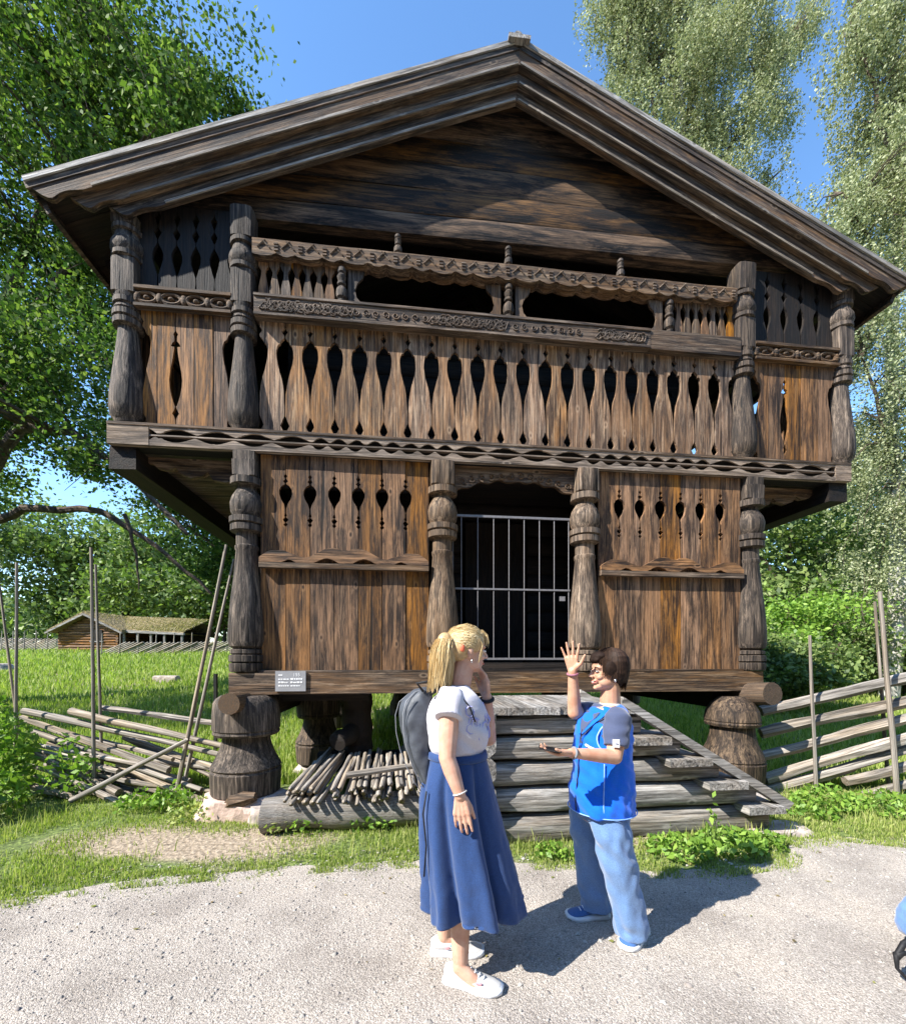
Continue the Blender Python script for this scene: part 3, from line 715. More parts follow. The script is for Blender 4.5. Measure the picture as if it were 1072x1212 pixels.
# feet of the building
FOOT = [(.17, .27), (.19, .29), (.40, .30), (.42, .285), (.44, .30), (.47, .285), (.55, .245), (.63, .215), (.70, .20), (.74, .20), (.75, .268), (.775, .284), (.80, .276), (.81, .286), (.95, .282), (1.07, .272), (1.11, .25), (1.14, .21)]
def foot(u, v, rot=0, prof=FOOT, s=1, base=0):
    m = MB().lathe([(z, r*s) for z, r in prof], u, v, 22)
    m.v = [(x+.012*wob((x*3, y*3, z*3)), y+.012*wob((x*3, y*3, z*3+9)), z) for x, y, z in m.v]
    return auto(m.build('foot', W['post'], B), 35)
foot(-2.08, -.04, s=1.09)
FOOT2 = [(.13, .25), (.15, .29), (.36, .305), (.38, .29), (.39, .30), (.47, .275), (.56, .235), (.66, .21), (.75, .205), (.76, .255), (.79, .268), (.81, .258), (.82, .266), (.92, .25), (1.01, .20), (1.08, .12)]
foot(3.14, -.1, prof=FOOT2, s=1.05)
for u, v in ((-1.62, 1.15), (3.2, 2.4), (2.1, 2.6), (.6, 3.0), (-1.9, 4.0), (3.2, 5.2), (-.6, 5.6)): foot(u, v, s=.95)
# ends of the side sills resting on the feet
def stump(p0, p1, r, name='sill_log_end', mat='oldx', n=14, parent=B, sq=0):
    m = unit_tube(MB(), 6, lambda f: 0, lambda f: 0, lambda f: 1+.06*wob((f*4, r*9, 0)), n, .03)
    o = m.build(name, W[mat], parent, M=dirM(p0, p1, r)); return auto(o, 45)
stump((3.36, -.40, 1.13), (3.27, .9, 1.04), .122, mat='greyx')
stump((-2.10, -.42, 1.09), (-2.0, .9, 1.05), .10, mat='greyx')
for u in (-1.95, 3.2): MB().box(u-.14, u+.14, .1, 6.3, .93, 1.15).build('side_sill', W['darky'], B)

# ------------------------------------------------------------------ things about the feet
def rock(name, c, r, label, cat='stone', mat=None, seed=1, group=None, flat=.6):
    m = MB().ell((0, 0, 0), (1, 1, 1), n=20, m=14); V = []
    for p in m.v:
        q = Vector(p); s = 1+.28*noise.noise(q*1.3+Vector((seed*5, 0, 0)))+.1*noise.noise(q*4+Vector((seed, 3, 0)))
        q = Vector((max(-.82, min(.82, q.x*s)), max(-.8, min(.8, q.y*s)), max(-flat, min(flat, q.z*s)))); V.append((q.x*r[0], q.y*r[1], q.z*r[2]))
    m.v = V; o = m.build(name, mat or M_stone, M=Matrix.Translation(c)); auto(o, 30); return tag(o, label, cat, group)
M_pink = plain('pinkish granite', (.50, .37, .31), .92, .9, 7, .3, .25, 0, dist=.04, det=9)
w_ = bw(-2.08, -.12, .02); rock('boulder', w_, (.48, .36, .26), 'broad pinkish boulder under the left front foot of the storehouse', 'boulder', M_pink, 3)
w_ = bw(-1.78, -.38, .04); rock('stone', w_, (.17, .16, .17), 'small grey stone at the right side of the pinkish boulder', 'stone', M_stone, 8)
w_ = bw(3.12, -.12, .0); rock('foundation_stone', w_, (.42, .38, .17), 'flat pale stone under the right front foot of the storehouse', 'stone', M_stone, 12)
w_ = bw(2.72, -1.1, .0); rock('flat_stone', w_, (.36, .2, .06), 'flat pale slab lying at the bottom end of the stair', 'stone', M_stone, 15)
for k, (u, v) in enumerate(((-1.62, 1.15), (3.2, 2.4), (2.1, 2.6), (.6, 3.0))):
    rock('foundation_stone', bw(u, v, .02), (.34, .3, .2), ('grey stone under the second wooden foot, behind the pinkish boulder', 'grey stone under the dim foot behind the right front foot', 'grey stone in shade under the storehouse behind the stair', 'grey stone deep under the storehouse behind the landing')[k], 'stone', M_stone, 20+k)
m = MB(); m.tube([(-.14, 0, -.03), (-.06, .0, .02), (.04, 0, .05), (.15, 0, .075)], [.045, .075, .07, .04], 7, jit=.25)
o = m.build('wood_wedge', W['greyx'], M=Matrix.Translation(bw(-2.03, -.36, .15))); tag(o, 'rough dark wooden wedge lying on the pinkish boulder under the foot', 'wedge')
# long log on the ground under the left bay
def thing_log(name, p0, p1, r, label, cat, mat='oldx', group=None, rz=None):
    m = MB(); K = 16; unit_tube(m, K, lambda f: .3*wob((f*4, r*30, 0)), lambda f: .15*wob((f*4, r*30, 5)), lambda f: 1+.08*wob((f*5, r*9, 3)), 16, .02)
    o = m.build(name, W[mat], M=dirM(p0, p1, r, rz=rz)); auto(o, 50); return tag(o, label, cat, group)
thing_log('base_log', bw(-1.72, -.62, .15), bw(.15, -.62, .16), .15, 'thick weathered log on the ground carrying the front ends of the stacked sticks', 'log')
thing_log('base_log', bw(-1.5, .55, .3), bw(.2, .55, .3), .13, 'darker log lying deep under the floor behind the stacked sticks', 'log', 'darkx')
# stacked sticks
stick = []
for k in range(6):
    m = MB(); K = 7; unit_tube(m, K, lambda f: .7*wob((f*2.0, k*3, 0)), lambda f: .7*wob((f*2.0, k*3, 5)), lambda f: 1-.2*f, 9, .05)
    me = m.mesh('stick', True); me.materials.append(UP['pole']); stick.append(me)
for k in range(84):
    layer = k % 3; u = -1.42+1.6*(k+random.random()*.8)/84; r = random.uniform(.015, .027)
    z0 = .315+.038*layer+random.uniform(-.01, .012); pr = -.72-random.uniform(0, .16)
    if u < -1.12: du = -.10
    else: du = random.uniform(-.05, .05)
    o = link('stick', stick[k % 6], None, None, dirM(bw(u+du, pr, z0-(.02 if layer == 0 else 0)), bw(u-.02+random.uniform(-.05, .05), .35+random.uniform(-.25, .2), z0+.07+random.uniform(-.02, .03)), r, random.uniform(0, 6)))
    tag(o, 'peeled wooden stick stacked under the left bay, its round end over the thick log', 'stick', 'peeled sticks stacked under the left bay')
o = link('long_stick', stick[2], None, None, dirM(bw(-1.02, -.66, .47), bw(.12, -.5, .56), .03)); tag(o, 'long pale pole laid crosswise on top of the stacked sticks', 'pole')
# dark cut trunk pieces behind the sticks
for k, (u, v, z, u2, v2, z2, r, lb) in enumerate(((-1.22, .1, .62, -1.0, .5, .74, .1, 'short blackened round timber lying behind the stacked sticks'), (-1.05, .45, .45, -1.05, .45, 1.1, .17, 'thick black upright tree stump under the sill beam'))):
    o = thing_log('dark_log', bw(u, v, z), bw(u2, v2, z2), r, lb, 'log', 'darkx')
# sign on the sill
sg = empty('information_sign', bw(-1.63, -.137, 1.18), AL, 'small grey information plate with white text on the left sill beam', 'sign')
M_plate = plain('grey sign plate', (.30, .30, .31), .25, 0, 20, .08, .6); M_white = plain('white print', (.85, .85, .85), .5, 0, 20, .02)
MB().box(-.145, .145, -.014, 0, 0, .20).build('plate', M_plate, sg)
m = MB()
for z in (.118, .085, .052):
    for x0, x1 in ((-.115, -.015), (.0, .115 if z > .06 else .09)):
        x = x0
        while x < x1-.01:
            l = random.uniform(.012, .028); m.box(x, min(x+l, x1), -.0165, -.0152, z-.004, z+.007 if random.random() > .4 else z+.011); x += l+.006
m.box(-.115, -.075, -.0165, -.0152, .155, .165)
m.build('printed_lines', M_white, sg)
def text(s, size, mat, parent, loc, rx=90, rz=0, name='lettering'):
    cu = bpy.data.curves.new(name, 'FONT'); cu.body = s; cu.size = size; cu.extrude = .0006; cu.align_x = 'LEFT'
    ob = bpy.data.objects.new(name, cu); COL.objects.link(ob); dg = bpy.context.evaluated_depsgraph_get()
    me = bpy.data.meshes.new_from_object(ob.evaluated_get(dg)); bpy.data.objects.remove(ob)
    me.materials.clear(); me.materials.append(mat)
    return link(name, me, None, parent, Matrix.Translation(loc) @ Euler((R(rx), 0, R(rz))).to_matrix().to_4x4())
text('155', .045, M_white, sg, (.025, -.0158, .148))

# ------------------------------------------------------------------ stair running along the facade
ST = empty('timber_stair', bw(1.3, -.65, 0), AL, 'weathered grey log stair and landing climbing sideways to the barred door', 'stair')
off = Vector((1.3, -.65, 0))
def SBX(name, u0, u1, v0, v1, z0, z1, mat, j=.003): return MB().box(u0-off.x, u1-off.x, v0-off.y, v1-off.y, z0, z1, j).build(name, W[mat], ST)
def hewn(name, u0, u1, z0, z1, v, mat='oldx', along='x', th=.17):
    # hewn log with softly rounded face and wavering edges
    K = 18; prof = [(-.06, -1), (-.0, -.93), (.035, -.75), (.045, -.3), (.046, .2), (.04, .65), (.0, .93), (-.06, 1)]
    V = []; F = []; zc = (z0+z1)/2; hh = (z1-z0)/2-.006
    for i in range(K+1):
        f = i/K; a = u0+(u1-u0)*f
        for pv, pz in prof:
            zz = zc+pz*hh+(.014*wob((a*2.2, z0*5, pz > 0), 1) if abs(pz) > .5 else 0); vv = v-pv+.008*wob((a*2, z0*9, pz*2), 1)
            V.append((a-off.x, vv-off.y, zz) if along == 'x' else (vv-off.x, a-off.y, zz))
        zt = zc+hh; zb = zc-hh
        for zz in (zt, zb): V.append((a-off.x, v+th-off.y, zz) if along == 'x' else (v+th-off.x, a-off.y, zz))
    nn = 10
    for i in range(K):
        for k in range(nn):
            k2 = (k+1) % nn; q = (i*nn+k, i*nn+k2, (i+1)*nn+k2, (i+1)*nn+k); F.append(q if along == 'x' else q[::-1])
    F += [tuple(range(nn-1, -1, -1)), tuple(K*nn+k for k in range(nn))]
    m = MB(); m.add(V, F); return auto(m.build(name, W[mat], ST), 50)
FV = -1.10
zs = [-.02, .235, .45, .665, .875, 1.04]; ends_u = [2.62, 2.50, 2.15, 1.80, 1.45]
for k in range(5): hewn('log', .14, ends_u[k], zs[k], zs[k+1], FV, 'oldx')
for k in range(5):    # crossing log ends at the left corner
    c = (zs[k]+zs[k+1])/2+.06; h = .105
    m = MB(); pts = []
    pl = [(.03, c-h), (.15, c-h), (.20, c-h*.55), (.205, c), (.2, c+h*.6), (.16, c+h*.96), (.05, c+h), (.0, c+h*.5), (-.005, c-h*.5)]
    pl = [(x-off.x, z+.004*random.uniform(-1, 1)) for x, z in pl]
    if k < 4 or True: m.prism(pl, FV-.125-off.y, -.2-off.y).build('cross_log', W['oldy'], ST)
# landing planks, laid front to back
x = .08; k = 0
while x < 1.3:
    wv = random.uniform(.2, .235); SBX('landing_plank', x, x+wv-.006, FV-.10+random.uniform(-.012, .012), -.14, 1.052, 1.115, 'oldy', .004); x += wv; k += 1
# treads, risers and far stringer
TR = [(.80, 1.33, 1.64), (.615, 1.63, 2.0), (.415, 1.97, 2.32), (.20, 2.33, 2.66)]
for z, u0, u1 in TR: SBX('tread', u0, u1, FV-.17, -.36, z+.005, z+.065, 'oldy', .004)
for k, (z, u0, u1) in enumerate(TR): SBX('riser', u0+.02, u0+.06, FV+.02, -.38, z-.17, z, 'darky', .002)
p0, p1 = Vector((1.36, 0, 1.13)), Vector((2.74, 0, .30))
for dv, nm, mt in ((-.115, 'stringer', 'oldx'), (.72, 'rear_stringer', 'oldx')):
    pl = [(p0.x-.1, p0.z+.06), (p1.x+.05, p1.z-.03), (p1.x, p1.z-.085), (p0.x-.12, p0.z-.0)]
    MB().prism([(a-off.x, b_) for a, b_ in pl][::-1], FV+dv-off.y, FV+dv+.10-off.y).build(nm, W[mt], ST)
SBX('back_wall_log', .1, 1.9, -.36, -.24, .0, .45, 'darkx')
# ------------------------------------------------------------------ pole fences
pol = []
for k in range(6):
    m = MB(); K = 10; unit_tube(m, K, lambda f: .55*wob((f*2.2, k*3+50, 0)), lambda f: .55*wob((f*2.2, k*3+50, 5)), lambda f: 1-.3*f, 8, .06)
    me = m.mesh('pole', True); me.materials.append(UP['pole']); pol.append(me)
spl = []
for k in range(4):
    m = MB(); K = 10; unit_tube(m, K, lambda f: .35*wob((f*2, k*3+80, 0)), lambda f: .35*wob((f*2, k*3+80, 5)), lambda f: 1+.22*wob((f*4, k*5, 1)), 6, .1)
    me = m.mesh('rail', False); me.materials.append(UP['pole']); spl.append(me)
def fpole(parent, name, p0, p1, r, split=False, base=None):
    me = (spl if split else pol)[random.randrange(4)]
    b_ = Vector(base); return link(name, me, None, parent, dirM(Vector(p0)-b_, Vector(p1)-b_, r, random.uniform(0, 6)))
def at(x, y, d): return Vector(((x-536)/500*d, d, 1.5-(y-780)/500*d))
fb = Vector((-3.2, 4.55, 0))
FL = empty('pole_fence', fb, 0, 'slanting pole fence left of the storehouse with tall leaning stakes and tumbled rails', 'fence')
for a, b_, r, sp in (((112, 945, 4.6), (108, 648, 4.5), .02, 0), ((122, 930, 4.75), (113, 668, 4.75), .017, 0), ((207, 948, 4.4), (268, 645, 4.5), .022, 0), ((215, 930, 4.6), (277, 662, 4.65), .02, 0), ((18, 950, 4.7), (20, 666, 4.7), .018, 0), ((30, 930, 5.0), (-8, 640, 5.0), .016, 0)):
    A, C = at(*a), at(*b_); A.z = min(A.z, .02); fpole(FL, 'stake', A, C, r, base=fb)
for a, b_, r in (((28, 842, 4.9), (262, 893, 4.5), .035), ((84, 842, 4.75), (272, 885, 4.45), .036), ((120, 838, 4.8), (258, 856, 4.8), .028), ((26, 850, 4.95), (200, 912, 4.5), .034), ((40, 866, 5.0), (238, 935, 4.4), .03), ((58, 880, 5.0), (225, 925, 4.6), .03), ((70, 893, 5.0), (262, 945, 4.5), .028), ((40, 892, 4.8), (140, 938, 4.5), .034), ((42, 920, 4.7), (110, 940, 4.55), .032), ((60, 912, 4.6), (150, 955, 4.4), .03), ((78, 870, 4.95), (250, 905, 4.7), .03), ((140, 905, 4.7), (265, 960, 4.35), .03), ((36, 930, 4.6), (100, 950, 4.5), .03), ((185, 900, 4.7), (262, 912, 4.6), .035), ((150, 925, 4.6), (262, 938, 4.5), .026), ((90, 945, 4.45), (30, 930, 4.6), .03)):
    fpole(FL, 'rail', at(*a), at(*b_), r*1.18, random.random() < .6, base=fb)
for k in range(16):
    x0_, y0_ = random.uniform(25, 150), random.uniform(862, 935); ln_ = random.uniform(90, 170)
    fpole(FL, 'rail', at(x0_, y0_, 5.0-.2*k/16), at(min(262, x0_+ln_), min(955, y0_+ln_*random.uniform(.18, .32)), 4.55), random.uniform(.024, .038), random.random() < .7, base=fb)
fpole(FL, 'brace', at(84, 948, 4.35), at(222, 876, 4.35), .03, base=fb)
fpole(FL, 'short_rail', at(195, 990, 3.9), at(262, 905, 4.5), .001, base=fb) if False else None
o = MB().box(-.018, .018, -.018, .018, -.02, .62, .003).build('short_stake', plain('black paint', (.02, .02, .02), .5), M=Matrix.Translation(at(255, 0, 6.5)*Vector((1, 1, 0)) if False else Vector((-3.65, 6.5, .03)))); tag(o, 'short black stake standing upright in the meadow beside the left front post', 'stake')
o.scale = (1.1, 1.1, 2.0)
fb = Vector((4.3, 4.7, 0))
FR = empty('pole_fence', fb, 0, 'grey split-rail fence right of the storehouse rising to the right between pairs of stakes', 'fence')
for a, b_, r in (((966, 938, 4.75), (958, 752, 4.75), .021), ((1062, 945, 4.55), (1041, 700, 4.5), .028), ((1052, 925, 4.85), (1035, 712, 4.8), .02)):
    A, C = at(*a), at(*b_); A.z = min(A.z, .02); fpole(FR, 'stake', A, C, r, base=fb)
for a, b_, r in (((900, 842, 5.0), (1110, 795, 4.65), .05), ((900, 868, 5.0), (1120, 820, 4.6), .05), ((902, 895, 4.95), (1120, 838, 4.6), .045), ((905, 922, 4.9), (1130, 855, 4.55), .05), ((905, 935, 4.9), (1130, 872, 4.6), .042), ((1000, 925, 4.7), (1130, 893, 4.6), .045), ((1020, 942, 4.7), (1130, 915, 4.5), .042), ((900, 945, 4.9), (1010, 908, 4.8), .035)):
    fpole(FR, 'rail', at(*a), at(*b_), r*1.28, True, base=fb)
# ------------------------------------------------------------------ trees
def crown_points(blobs, n_cl, per, cr, rng, flat=.55, shell=.45):
    wts = np.array([b_[3]*b_[4]*b_[5] for b_ in blobs]); wts = wts/wts.sum(); C = []
    idx = rng.choice(len(blobs), n_cl, p=wts)
    d = rng.normal(size=(n_cl, 3)); d /= np.linalg.norm(d, axis=1)[:, None]; r = rng.random(n_cl)**shell
    Bb = np.array(blobs)[idx]; C = Bb[:, :3]+d*r[:, None]*Bb[:, 3:6]
    k = rng.poisson(per, n_cl); L_ = np.repeat(np.arange(n_cl), k)
    o = rng.normal(size=(len(L_), 3))*np.array([1, 1, flat])*cr*rng.uniform(.6, 1.3, n_cl)[L_][:, None]
    return C, C[L_]+o
def limb(pts, r0, r1, n=9):
    P = [Vector(p) for p in pts]; Q = []
    for i in range(len(P)-1):
        for k in range(4): Q.append(P[i].lerp(P[i+1], k/4)+Vector((wob(P[i], 1, k), wob(P[i], 1, k+9), wob(P[i], 1, k+19)))*.12*(P[i+1]-P[i]).length*.35)
    Q.append(P[-1]); K = len(Q); return Q, [r0+(r1-r0)*i/(K-1) for i in range(K)]
def tree(name, base, blobs, n_cl, per, cr, leaf, mat, bark, limbs, label, trunk_top, r0, group=None, seed=0, twigs=90, flat=.55, shell=.45):
    rng = np.random.default_rng(100+seed); base = Vector(base); t = empty(name, base, 0, label, 'tree', group)
    C, P = crown_points(blobs, n_cl, per, cr, rng, flat, shell)
    V, F = leaf_verts(P-np.array(base), leaf, .15, .6, rng); link('crown', arr_mesh('crown', V, F), mat, t)
    nodes = []
    Q, rr = limb([base-Vector((0, 0, .2)), base.lerp(Vector(trunk_top), .5), Vector(trunk_top)], r0, r0*.3)
    auto(MB().tube([q-base for q in Q], rr, 10).build('trunk', bark, t)); nodes += Q[3:]
    for lp, lr in limbs:
        Q, rr = limb(lp, lr, lr*.3); auto(MB().tube([q-base for q in Q], rr, 8).build('limb', bark, t)); nodes += Q
    if twigs:
        m = MB(); sel = rng.choice(len(C), min(twigs, len(C)), replace=False)
        for i in sel:
            c = Vector(C[i]); q = min(nodes, key=lambda a: (a-c).length)
            if (q-c).length > 6: continue
            mid = q.lerp(c, .5)+Vector(rng.normal(size=3))*.25+Vector((0, 0, .15)); L_ = (q-c).length
            m.tube([q-base, mid-base, c-base], [.018+.012*L_, .014+.006*L_, .01], 5, False)
            for k in range(3):
                e = c+Vector(rng.normal(size=3))*cr*1.1; m.tube([c-base, (c+e)/2-base+Vector(rng.normal(size=3))*.05, e-base], [.012, .008, .005], 4, False)
        if m.v: tag(m.build('twigs', bark, t), kind='stuff')
    return t
# big maple on the left
tree('maple_tree', (-13.2, 11.5, .3), [(-9.9, 11.5, 14.0, 4.6, 3.2, 3.6), (-7.2, 11.2, 15.9, 1.7, 1.5, 2.3), (-11, 11.5, 9.2, 3.9, 3, 2.6), (-9.6, 11.5, 17.5, 4.2, 3, 2.6), (-9.6, 10.6, 6.6, 1.7, 1.3, .7), (-13, 12, 7.5, 2.2, 2, 1.6), (-12.6, 6.3, 6.8, 3.2, 1.6, 1.5), (-14.6, 7.5, 7.2, 2.6, 1.8, 1.5)],
     450, 262, .40, .064, M_oak, M_bark,
     [([(-13, 11.5, 6.0), (-11.2, 10.9, 7.5), (-9.6, 10.6, 7.2), (-8.0, 10.4, 6.1), (-6.6, 10.5, 4.6)], .17), ([(-13, 11.5, 5.0), (-11.2, 11, 5.4), (-9.0, 10.8, 5.3), (-7.6, 10.8, 4.4), (-6.3, 11, 3.2)], .12),
      ([(-13, 11.5, 8), (-11, 11.3, 11), (-9, 11, 13)], .2), ([(-13, 11.5, 9), (-10.8, 11.3, 14), (-9.2, 11, 17)], .16), ([(-13, 11.5, 8.5), (-12.4, 11, 13), (-12, 11, 17)], .2), ([(-12, 11.3, 8.6), (-10, 11, 9.6), (-8.2, 11, 9.0)], .12),
      ([(-8.3, 10.7, 5.2), (-8.1, 10.8, 4.2), (-8.1, 10.9, 3.3)], .05)],
     'large broadleaf tree with dark spreading limbs towering left of the storehouse', (-12.6, 11.4, 13), .42, seed=1, twigs=260)
# dark hanging foliage behind the left gallery
tree('maple_tree', (-5.2, 17, .8), [(-7.4, 15.2, 5.3, 2.6, 1.8, 1.9), (-5.6, 15.8, 4.2, 2.2, 1.5, 1.7), (-9.6, 16, 6.8, 2.2, 2, 1.3), (-5, 17, 6.5, 3, 3, 3)],
     210, 170, .42, .07, M_oak, M_bark, [([(-5.2, 17, 3), (-6.4, 16, 4.8), (-8.2, 15.3, 5.4), (-9.6, 15.6, 6.2)], .13), ([(-5.2, 17, 2.2), (-6.2, 16, 3.2), (-7.2, 15.5, 3.9)], .07)],
     'dark leafy tree whose low boughs hang behind the left side of the gallery', (-5, 17, 8), .24, seed=2, twigs=110)
# weeping birches
def birch(base, blobs, n_st, ln, label, top, limbs, seed, group='weeping birches right of the storehouse', leaf=.041):
    rng = np.random.default_rng(300+seed); base = Vector(base); t = empty('birch_tree', base, 0, label, 'tree', group)
    bl = np.array(blobs); wts = bl[:, 3]*bl[:, 4]*bl[:, 5]; idx = rng.choice(len(bl), n_st, p=wts/wts.sum())
    d = rng.normal(size=(n_st, 3)); d /= np.linalg.norm(d, axis=1)[:, None]
    ncl = n_st//24
    cl = rng.integers(0, ncl, n_st); idx = idx[:ncl][cl]; dd = d[:ncl][cl]*(rng.random(ncl)**.4)[cl][:, None]
    S0 = bl[idx, :3]+dd*bl[idx, 3:6]+rng.normal(size=(n_st, 3))*np.array([.27, .27, .30])
    L_ = rng.uniform(.35, 1, n_st)*ln; k = (L_/.026).astype(int); rep = np.repeat(np.arange(n_st), k)
    f = np.concatenate([np.arange(a)/a for a in k]); sw = rng.normal(size=(n_st, 2))*.22
    P = S0[rep]; P = P+np.c_[sw[rep, 0]*np.sin(f*2.2), sw[rep, 1]*np.sin(f*2.2), -f*L_[rep]+.12*np.sin(f*3.1)]
    P += rng.normal(size=P.shape)*(.05+.03*f[:, None])
    V, F = leaf_verts(P-np.array(base), leaf, .35, .62, rng); link('crown', arr_mesh('crown', V, F), M_birch, t)
    Q, rr = limb([base-Vector((0, 0, .2)), base.lerp(Vector(top), .5), Vector(top)], .26, .05); auto(MB().tube([q-base for q in Q], rr, 10).build('trunk', M_birchbark, t)); nodes = Q[3:]
    for lp, lr in limbs:
        Q, rr = limb(lp, lr, lr*.35); auto(MB().tube([q-base for q in Q], rr, 7).build('limb', M_bark, t)); nodes += Q
    m = MB()
    for i in rng.choice(n_st, min(240, n_st), replace=False):
        c = Vector(S0[i]); q = min(nodes, key=lambda a: (a-c).length)
        if (q-c).length < 5: m.tube([q-base, q.lerp(c, .5)-base+Vector((0, 0, .3)), c-base], [.03, .018, .008], 4, False)
        m.tube([c-base, c-base+Vector((sw[i, 0]*.8, sw[i, 1]*.8, -L_[i]*.5)), c-base+Vector((sw[i, 0]*.8, sw[i, 1]*.8, -L_[i]))], .006, 3, False)
    tag(m.build('twigs', M_bark, t), kind='stuff'); return t
birch((8.6, 16.5, .4), [(8.2, 16, 24.6, 2.6, 2.0, 3.2), (6.7, 15.8, 25.6, 1.3, 1.3, 1.7), (5.9, 15.8, 27.0, .9, 1.2, 1.4), (10.8, 16, 25.5, 1.9, 1.6, 2.6), (9.9, 16, 21.3, 1.6, 1.5, 2.2), (8.0, 16, 20.8, 1.6, 1.4, 1.8), (7.6, 16, 28, 2.4, 1.6, 1.6), (12.2, 16.2, 23.6, 1.3, 1.2, 1.7), (12.9, 16.2, 26.2, 1.1, 1.2, 1.6), (12.0, 16.2, 18.8, 1.1, 1.2, 1.6)], 4600, 1.35,
      'tall weeping birch with pale green hanging foliage rising behind the right roof slope', (8.8, 16.3, 29), [([(8.7, 16.4, 17), (10.6, 16, 21), (12.2, 16, 23.5)], .09), ([(8.7, 16.4, 18), (7.3, 16, 24), (6.3, 15.8, 26)], .09), ([(8.7, 16.4, 15), (10.5, 16, 18.5), (12.4, 16, 20)], .08)], 1)
birch((14.2, 13.5, .4), [(13.2, 12.8, 15.2, 1.9, 1.7, 2.0), (14.6, 13, 18.5, 2.4, 2, 3.2), (12.9, 12.6, 11.6, 1.5, 1.5, 2.2), (13.4, 12.8, 8.2, 1.6, 1.5, 2.4), (13.8, 12.8, 4.8, 1.4, 1.4, 2.0), (13.2, 13, 21.6, 1.2, 1.4, 1.6), (11.9, 12.6, 13.9, 1.1, 1, 1.1), (11.6, 12.6, 11.8, 1.0, 1, 1.2), (12.2, 12.6, 19.8, .8, 1, .8)], 5200, 1.25,
      'weeping birch filling the right edge with pale green curtains of leaves', (14, 13.4, 23), [([(14.1, 13.4, 11), (12.8, 12.8, 14), (11.6, 12.6, 15.4)], .08), ([(14, 13.4, 16), (13, 13, 19), (12.2, 13, 21)], .08), ([(14.1, 13.4, 7), (12.8, 12.8, 9.5), (12.2, 12.6, 10.5)], .07)], 2)
# woodland behind
def wtree(x, y, h, w_, label, seed, leaf=.16, n=150, per=95, low=.15, name='woodland_tree', mat=None, grp='woodland trees behind the meadow'):
    z = HG(x, y); rng = random.Random(seed); bl = []
    for k in range(5):
        a = rng.uniform(0, 6.28); f = low+(1-low)*(.15+.75*k/4); rr = w_*(.95-.6*abs(f-.5))*.5
        bl.append((x+math.cos(a)*w_*.2, y+math.sin(a)*w_*.2, z+h*f, rr*1.1, rr, h*.17))
    tree(name, (x, y, z), bl, n, per, .5*w_/5, leaf, mat or M_far, M_bark, [([(x, y, z+h*.3), (x+w_*.2, y, z+h*.5), (x+w_*.35, y, z+h*.6)], .1), ([(x, y, z+h*.35), (x-w_*.2, y, z+h*.55), (x-w_*.35, y, z+h*.62)], .1)], label, (x, y, z+h*.8), .03*h*.6, grp, seed, twigs=30)
LB = ['bushy woodland tree at the far left beyond the meadow', 'rounded green tree behind the left end of the small log shed', 'tall tree standing behind the ridge of the turf-roofed shed', 'broad tree just right of the turf-roofed shed', 'sunlit tree between the shed and the storehouse', 'dense tree seen behind the left front post of the storehouse']
for k, (x, y, h, w2) in enumerate(((-46, 38, 15, 12), (-36, 40, 11.5, 9), (-31, 41, 10.5, 9), (-25, 38, 10, 9), (-19.5, 36, 8.8, 8), (-14.5, 34, 9.5, 8))): wtree(x, y, h, w2, LB[k], 40+k, .2)
LB = ['dark leafy tree with a straight trunk just right of the storehouse', 'shaded tree behind the split-rail fence', 'tree at the right edge behind the birch curtain', 'bright green bushy tree behind the right fence', 'low rounded tree beyond the right fence', 'tall tree far behind the storehouse on the right']
for k, (x, y, h, w2) in enumerate(((14.0, 17.5, 9.5, 5.5), (20.5, 22, 12, 7), (26, 24, 13, 8), (17, 27, 7, 6), (29, 33, 9, 8), (12.5, 33, 10, 9))): wtree(x, y, h, w2, LB[k], 60+k, .11, 170, low=.05)
BL = ['sunlit leafy shrub beyond the split-rail fence, nearest the storehouse', 'wide bright shrub in the middle behind the split-rail fence', 'pale shrub behind the tall stakes of the right fence']
for k, (x, y, h, w2) in enumerate(((8.9, 11.6, 2.0, 2.6), (11.2, 14.2, 3.2, 4), (15.5, 14.5, 3.4, 4))): wtree(x, y, h, w2, BL[k], 80+k, .065, 130, 120, 0, 'shrub', M_herb if k == 1 else M_far, 'shrubs beyond the right fence')
# distant wood closing the horizon, plus an added light-blocking belt
def far_wood_and_blocker():
    rng = np.random.default_rng(5); C = []
    for k in range(900):
        x = rng.uniform(-130, 130); y = rng.uniform(52, 66); z = HG(x, y)+rng.uniform(0, 1)**1*(9+3*math.sin(x*.13)+2*math.sin(x*.41)); C.append((x, y, z))
    for k in range(1100):        # unseen tree belt added behind the viewer to cut low sky light
        a = rng.uniform(math.pi*.98, math.pi*2.02); r_ = rng.uniform(20, 25)
        C.append((r_*math.cos(a), r_*math.sin(a)+3, rng.uniform(0, 1)*(10+1.5*math.sin(a*9))))
    C = np.array(C); L_ = np.repeat(np.arange(len(C)), 60); P = C[L_]+rng.normal(size=(len(L_), 3))*np.array([1.7, 1.2, 1.1])
    V, F = leaf_verts(P, .42, .1, .7, rng); o = link('distant_wood_and_blocker', arr_mesh('distant_wood_and_blocker', V, F), M_far); tag(o, 'far-off wood beyond the meadow, with an added unseen light-blocking belt behind the viewer', 'wood', kind='stuff')
far_wood_and_blocker()
